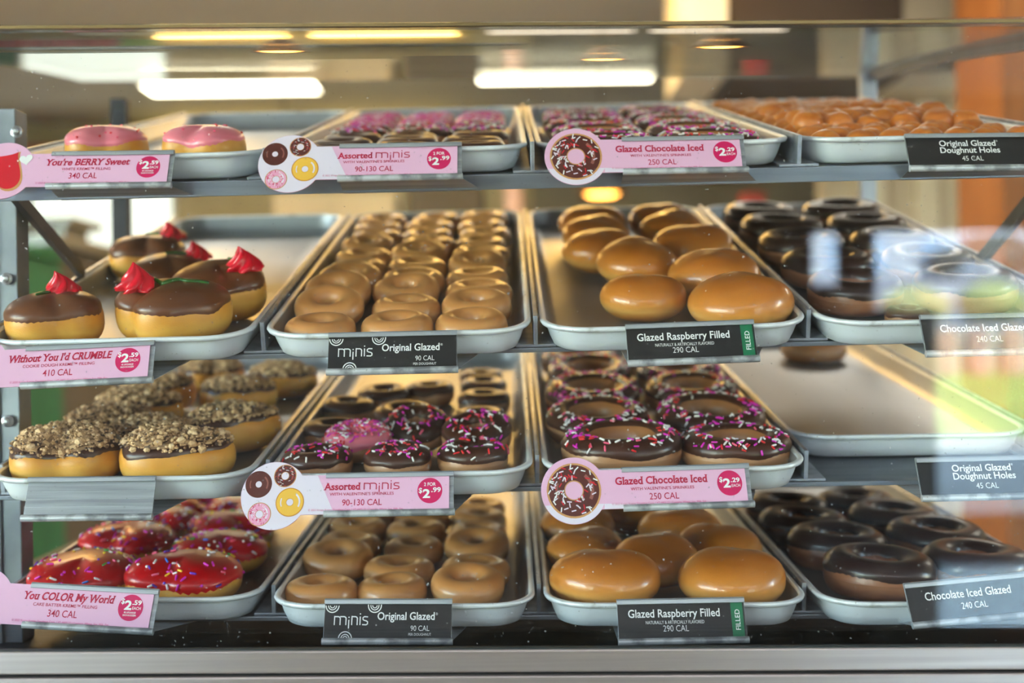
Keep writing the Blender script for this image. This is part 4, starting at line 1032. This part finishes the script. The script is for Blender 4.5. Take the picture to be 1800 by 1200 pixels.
# bulkheads under the ceiling and the wood-clad column on the right
struct(boxobj('trim_1', (.84, 4.5, .97), (1.48, 5.2, CEIL), M_DBRN))
struct(boxobj('trim_2', (.655, 4.5, .99), (.825, 5.0, CEIL), mat('white_duct', (222, 216, 204), .6)))
struct(boxobj('trim_3', (1.485, 4.5, 1.16), (1.80, 5.2, CEIL), mat('grey_bulkhead', (150, 138, 120), .7)))
struct(boxobj('trim_4', (1.60, 3.9, FLOOR), (2.1, 4.3, CEIL), M_WOOD))
struct(boxobj('wall_rear_right', (1.38, 5.3, FLOOR), (5.0, 5.42, 1.1), M_BEIGE))
struct(boxobj('trim_5', (1.38, 5.16, 1.05), (3.2, 5.3, 1.13), M_CREAM))
for i, x in enumerate((1.55, 1.78)): struct(boxobj('trim_%d' % (6+i), (x, 5.27, FLOOR), (x+.10, 5.3, 1.05), mat('pale_stripe', (222, 210, 184), .7)))
# rear window whose pane glows in place of daylight, green board and red boxes beside it
win = boxobj('window_6', (-3.30, 8.26, .60), (-2.30, 8.30, 1.16), mat('window_frame_white', (220, 220, 214), .5)); struct(win)
mb = MB(); mb.box((-3.27, 8.25, .63), (-2.33, 8.26, 1.13)); mb.build('glow_pane', lamp_mat('daylight_glow', (232, 246, 236), 1.5), win)
o = boxobj('green_board', (-3.75, 8.26, .60), (-3.32, 8.3, 1.16), M_GRNB); tag(o, 'dark green board on the back wall beside the bright rear window', 'board')
for i in range(5):
    thing_box('storage_box', (-3.5+i*.24, 8.02, 1.22), (-3.5+i*.24+.21, 8.22, 1.34), M_REDP if i < 4 else mat('lime_plastic', (130, 160, 50), .5), 'red storage box in the row above the bright rear window' if i < 4 else 'green storage box at the end of the red row',
              'storage box', [('lid', (-3.51+i*.24, 8.01, 1.34), (-3.5+i*.24+.22, 8.23, 1.352), M_REDP if i < 4 else mat('lime_plastic', (130, 160, 50), .5))], 'boxes above the rear window')
sh = boxobj('wall_shelf', (-3.6, 8.0, 1.20), (.1, 8.3, 1.22), M_ST); tag(sh, 'long steel wall shelf above the rear window carrying boxes', 'shelf')
DZ = .75; M_TUBEG = lamp_mat('tube_golden', (255, 214, 120), 9.0); M_TUBEW = lamp_mat('tube_dim_white', (255, 236, 210), 1.6)
for x0, x1, m, lab in ((-2.40, -1.47, M_TUBEG, 'bright golden tube lamp on the back wall, first of its row'), (-1.36, -.32, M_TUBEG, 'bright golden tube lamp on the back wall, second of its row'),
                       (-.16, .86, M_TUBEW, 'dim white tube lamp on the back wall, third of its row'), (.92, 1.86, M_TUBEW, 'dim white tube lamp on the back wall, last of its row')):
    yb = 8.3 if x1 < .1 else 8.15
    o = empty('tube_lamp', T(((x0+x1)/2, yb, .66+DZ))); I = T((-(x0+x1)/2, -yb, -.66-DZ))
    tag(o, lab, 'lamp', 'tube lamps on the back wall')
    mb = MB(); mb.box((x0, yb-.06, .70+DZ), (x1, yb, .715+DZ)); mb.build('reflector', M_FRAME, o, M=I)
    mb = MB(); mb.tube([(x0+.03, yb-.035, .665+DZ), (x1-.03, yb-.035, .665+DZ)], .030, 12); mb.build('tube', m, o, True, M=I)
M_PEND = lamp_mat('pendant_bulb', (255, 170, 70), 16.0)
for x, y, z, lab in ((-1.12, 6.0, .86, 'orange pendant lamp over the kitchen, nearer the golden tube lamps'), (.49, 6.4, .77, 'orange pendant lamp over the kitchen, behind the filled doughnuts'), (1.04, 6.0, .86, 'orange pendant lamp over the kitchen, beside the brown bulkhead')):
    o = empty('pendant_lamp', T((x, y, z))); tag(o, lab, 'lamp', 'pendant lamps over the kitchen')
    mb = MB(); mb.lathe([(.02, .16), (.04, .15), (.12, .04), (.135, .0), (.128, .0), (.10, .04), (.03, .13), (.015, .14)], 28); mb.build('shade', mat('pendant_shade', (120, 84, 50), .4, .6), o, True)
    mb = MB(); mb.lathe([(.02, .06), (.07, .04), (.095, .012), (.07, -.002), (.01, -.006)], 20); mb.build('bulb', M_PEND, o, True)
    mb = MB(); mb.tube([(0, 0, .155), (0, 0, CEIL-z)], .004, 6); mb.build('cord', M_BLACK, o)
# counters, cabinets and bits on them
thing_box('prep_counter', (-3.4, 4.3, FLOOR), (-1.62, 4.9, .36), M_STD, 'long steel counter behind the left end of the case', 'counter',
          [('worktop', (-3.45, 4.22, .36), (-1.58, 4.95, .40), M_ST), ('upper_shelf', (-3.4, 4.55, .47), (-1.66, 4.9, .50), M_ST), ('shelf_support', (-1.74, 4.6, .40), (-1.70, 4.85, .47), M_ST), ('drawer', (-2.5, 4.27, .20), (-1.70, 4.30, .34), M_ST)])
thing_box('waste_bin', (-1.95, 3.75, FLOOR), (-1.55, 4.15, .30), M_GRNB, 'dark green bin standing before the steel counter', 'bin', [('lid', (-1.97, 3.73, .30), (-1.53, 4.17, .33), M_GRNB)])
thing_box('food_box', (-2.2, 4.6, .50), (-1.95, 4.8, .56), mat('orange_card', (226, 150, 110), .7), 'pale orange box on the upper shelf of the steel counter', 'box', [('lid', (-2.21, 4.59, .56), (-1.94, 4.81, .575), mat('orange_card', (226, 150, 110), .7))])
thing_box('cream_cabinet', (-1.28, 6.5, FLOOR), (-.62, 7.0, .82), M_CREAM, 'tall cream cabinet in the kitchen behind the glazed minis', 'cabinet',
          [('door', (-1.26, 6.48, FLOOR+.1), (-.955, 6.5, .80), M_CREAM), ('door', (-.945, 6.48, FLOOR+.1), (-.64, 6.5, .80), M_CREAM), ('handle', (-.975, 6.46, .0), (-.965, 6.48, .25), M_ST)])
thing_box('steel_fridge', (-.55, 6.5, FLOOR), (-.14, 7.1, .85), mat('dark_steel', (96, 90, 80), .5, .4), 'dark steel fridge next to the tall cream cabinet', 'fridge', [('door', (-.54, 6.47, FLOOR+.1), (-.15, 6.5, .83), mat('dark_steel', (96, 90, 80), .5, .4)), ('handle', (-.20, 6.44, .1), (-.18, 6.47, .5), M_ST)])
thing_box('back_counter', (-.1, 5.9, FLOOR), (1.30, 6.3, .52), mat('counter_grey_green', (142, 146, 132), .6), 'grey green back counter behind the filled doughnuts', 'counter', [('worktop', (-.13, 5.86, .52), (1.33, 6.33, .56), M_ST)])
o = empty('cup_stack', T((.02, 6.0, .56))); tag(o, 'pale pink paper cup stack on the back counter', 'cup stack')
mb = MB(); L = []
for i in range(6): L += [(.040, i*.05), (.052, i*.05+.044), (.055, i*.05+.047)]
mb.lathe(L, 20); mb.build('paper_cups', mat('pink_paper', (232, 200, 196), .7), o, True)
thing_box('red_canister', (1.17, 6.0, .56), (1.27, 6.10, .70), M_REDP, 'red canister at the end of the back counter', 'canister', [('lid', (1.165, 5.995, .70), (1.275, 6.105, .72), M_REDP)])

# ------------------------------------------------------------------ the customer side and the street, seen mirrored in the front glass
M_DKC = mat('dark_blocker', (40, 38, 38), .5)  # for dark boxes added to block part of the mirrored window
thing_box('window_blocker', (1.80, -5.75, FLOOR), (2.19, -5.4, .31), M_DKC, 'tall dark box added to block light beside the street window', 'cabinet', [('blocker_panel', (1.86, -5.4, .0), (2.13, -5.38, .22), mat('blocker_panel_dark', (60, 58, 58), .4))])
thing_box('window_blocker', (2.21, -5.75, FLOOR), (2.56, -5.4, .16), M_DKC, 'lower dark box added to block light under the street window', 'cabinet', [('blocker_panel', (2.26, -5.4, -.12), (2.51, -5.38, .08), mat('blocker_panel_dark', (60, 58, 58), .4))])
M_CONC = mat('cream_concrete', (222, 212, 192), .9, 0, (206, 196, 176), .6)  # plain cream concrete tone
M_ASPH = mat('asphalt', (120, 124, 132), .9, 0, (106, 110, 118), .8)
M_LAWN = mat('lawn_green', (120, 150, 62), .95, 0, (90, 122, 44), 1.2, 6)
def quadobj(name, y0, z0, y1, z1, m, x0=-40, x1=60, th=.3):
    mb = MB(); mb.loops([[(x0, y0, z0), (x1, y0, z0), (x1, y1, z1), (x0, y1, z1)], [(x0, y0, z0-th), (x1, y0, z0-th), (x1, y1, z1-th), (x0, y1, z1-th)]], 0, True, True)
    return struct(mb.build(name, m))
quadobj('pavement', -6.1, -1.5, -16, -1.5, M_CONC); quadobj('lawn', -16, -1.5, -24, -.85, M_LAWN)
struct(boxobj('retaining_wall', (-40, -24.4, -1.6), (60, -24, .1), mat('white_render', (236, 232, 224), .8)))
quadobj('parking_lot', -24.4, .1, -44, 2.3, M_ASPH); quadobj('street', -44, 2.3, -62, 2.4, M_ASPH)
r_ = random.Random(8); M_HEDGE = [mat('hedge_green', (140, 150, 96), .9, 0, (116, 132, 78), 3, bump=.4, bscale=6), mat('hedge_pale', (196, 192, 138), .9, 0, (170, 170, 116), 3, bump=.4, bscale=6)]
for i in range(9):
    x = 3.6+i*1.9+r_.uniform(-.1, .1); h = r_.uniform(.8, 1.1); mb = MB(); L = []
    for j in range(9):
        t = j/8; rr = .75*math.sin(PI*(.14+.82*t))**.6; L.append([(rr*math.cos(a)*(1+.16*math.sin(5*a+j+i)), rr*math.sin(a)*(1+.16*math.cos(4*a+2*j)), h*t) for a in [2*PI*q/18 for q in range(18)]])
    mb.loops(L, 0, True, True); o = mb.build('round_shrub', M_HEDGE[i % 2], None, True); o.location = (x, -26.2, .30)
    tag(o, ('dark' if i % 2 == 0 else 'pale') + ' round shrub along the white retaining wall outside', 'shrub', ('dark' if i % 2 == 0 else 'pale') + ' shrubs outside')
for i, (x, c) in enumerate(((9.1, (206, 160, 142)), (9.75, (176, 140, 130)), (10.5, (214, 166, 144)))):
    o = boxobj('brick_pier', (x, -24.0, -.85), (x+.34, -23.7, .12), mat('brick_pier_%d' % i, c, .8)); tag(o, 'reddish brick pier standing against the white retaining wall outside, number %s along it' % ['one', 'two', 'three'][i], 'pier')
car = empty('parked_car', T((17.5, -43, 2.22))); tag(car, 'dark blue car parked outside before the white building', 'car')
M_CAR = mat('car_navy', (22, 26, 44), .25, .3, coat=.8)
prof = [(-2.1, .35), (-2.15, .75), (-1.9, .92), (-1.2, .98), (-.6, 1.42), (.9, 1.45), (1.7, 1.02), (2.1, .92), (2.15, .4)]
mb = MB(); mb.loops([[(x, -.85, z) for x, z in prof], [(x, .85, z) for x, z in prof]], 0, True, True); bevel(mb.build('body', M_CAR, car), .06, 2)
mb = MB(); mb.loops([[(x, .83, z) for x, z in ((-1.0, 1.0), (-.5, 1.36), (.8, 1.38), (1.4, 1.02))], [(x, .87, z) for x, z in ((-1.0, 1.0), (-.5, 1.36), (.8, 1.38), (1.4, 1.02))]], 0, True, True); mb.build('side_window', mat('car_glass', (30, 34, 40), .1), car)
for x in (-1.35, 1.35):
    for y in (-.8, .8): mb = MB(); mb.lathe([(.20, -.1), (.33, -.1), (.34, .1), (.20, .1)], 20, 0, T((x, y, .34)) @ RX(PI/2)); mb.build('wheel', M_BLACK, car)
bld = empty('street_building', T((25, -64, 2.3))); tag(bld, 'long white building across the street with bluish windows', 'building')
mb = MB(); mb.box((-30, -4, -.5), (34, 0, 4.4)); mb.build('wall', mat('building_white', (226, 230, 236), .8, 0, (212, 218, 226), .3), bld)
for i in range(12):
    mb = MB(); mb.box((-28+i*5.1, 0, 1.2), (-25+i*5.1, .08, 3.0)); mb.build('window', mat('building_window', (150, 176, 206), .2), bld)
mb = MB(); mb.box((-30, -4.4, 4.4), (34, .4, 4.8)); mb.build('roof', mat('building_roof', (150, 146, 140), .8), bld)
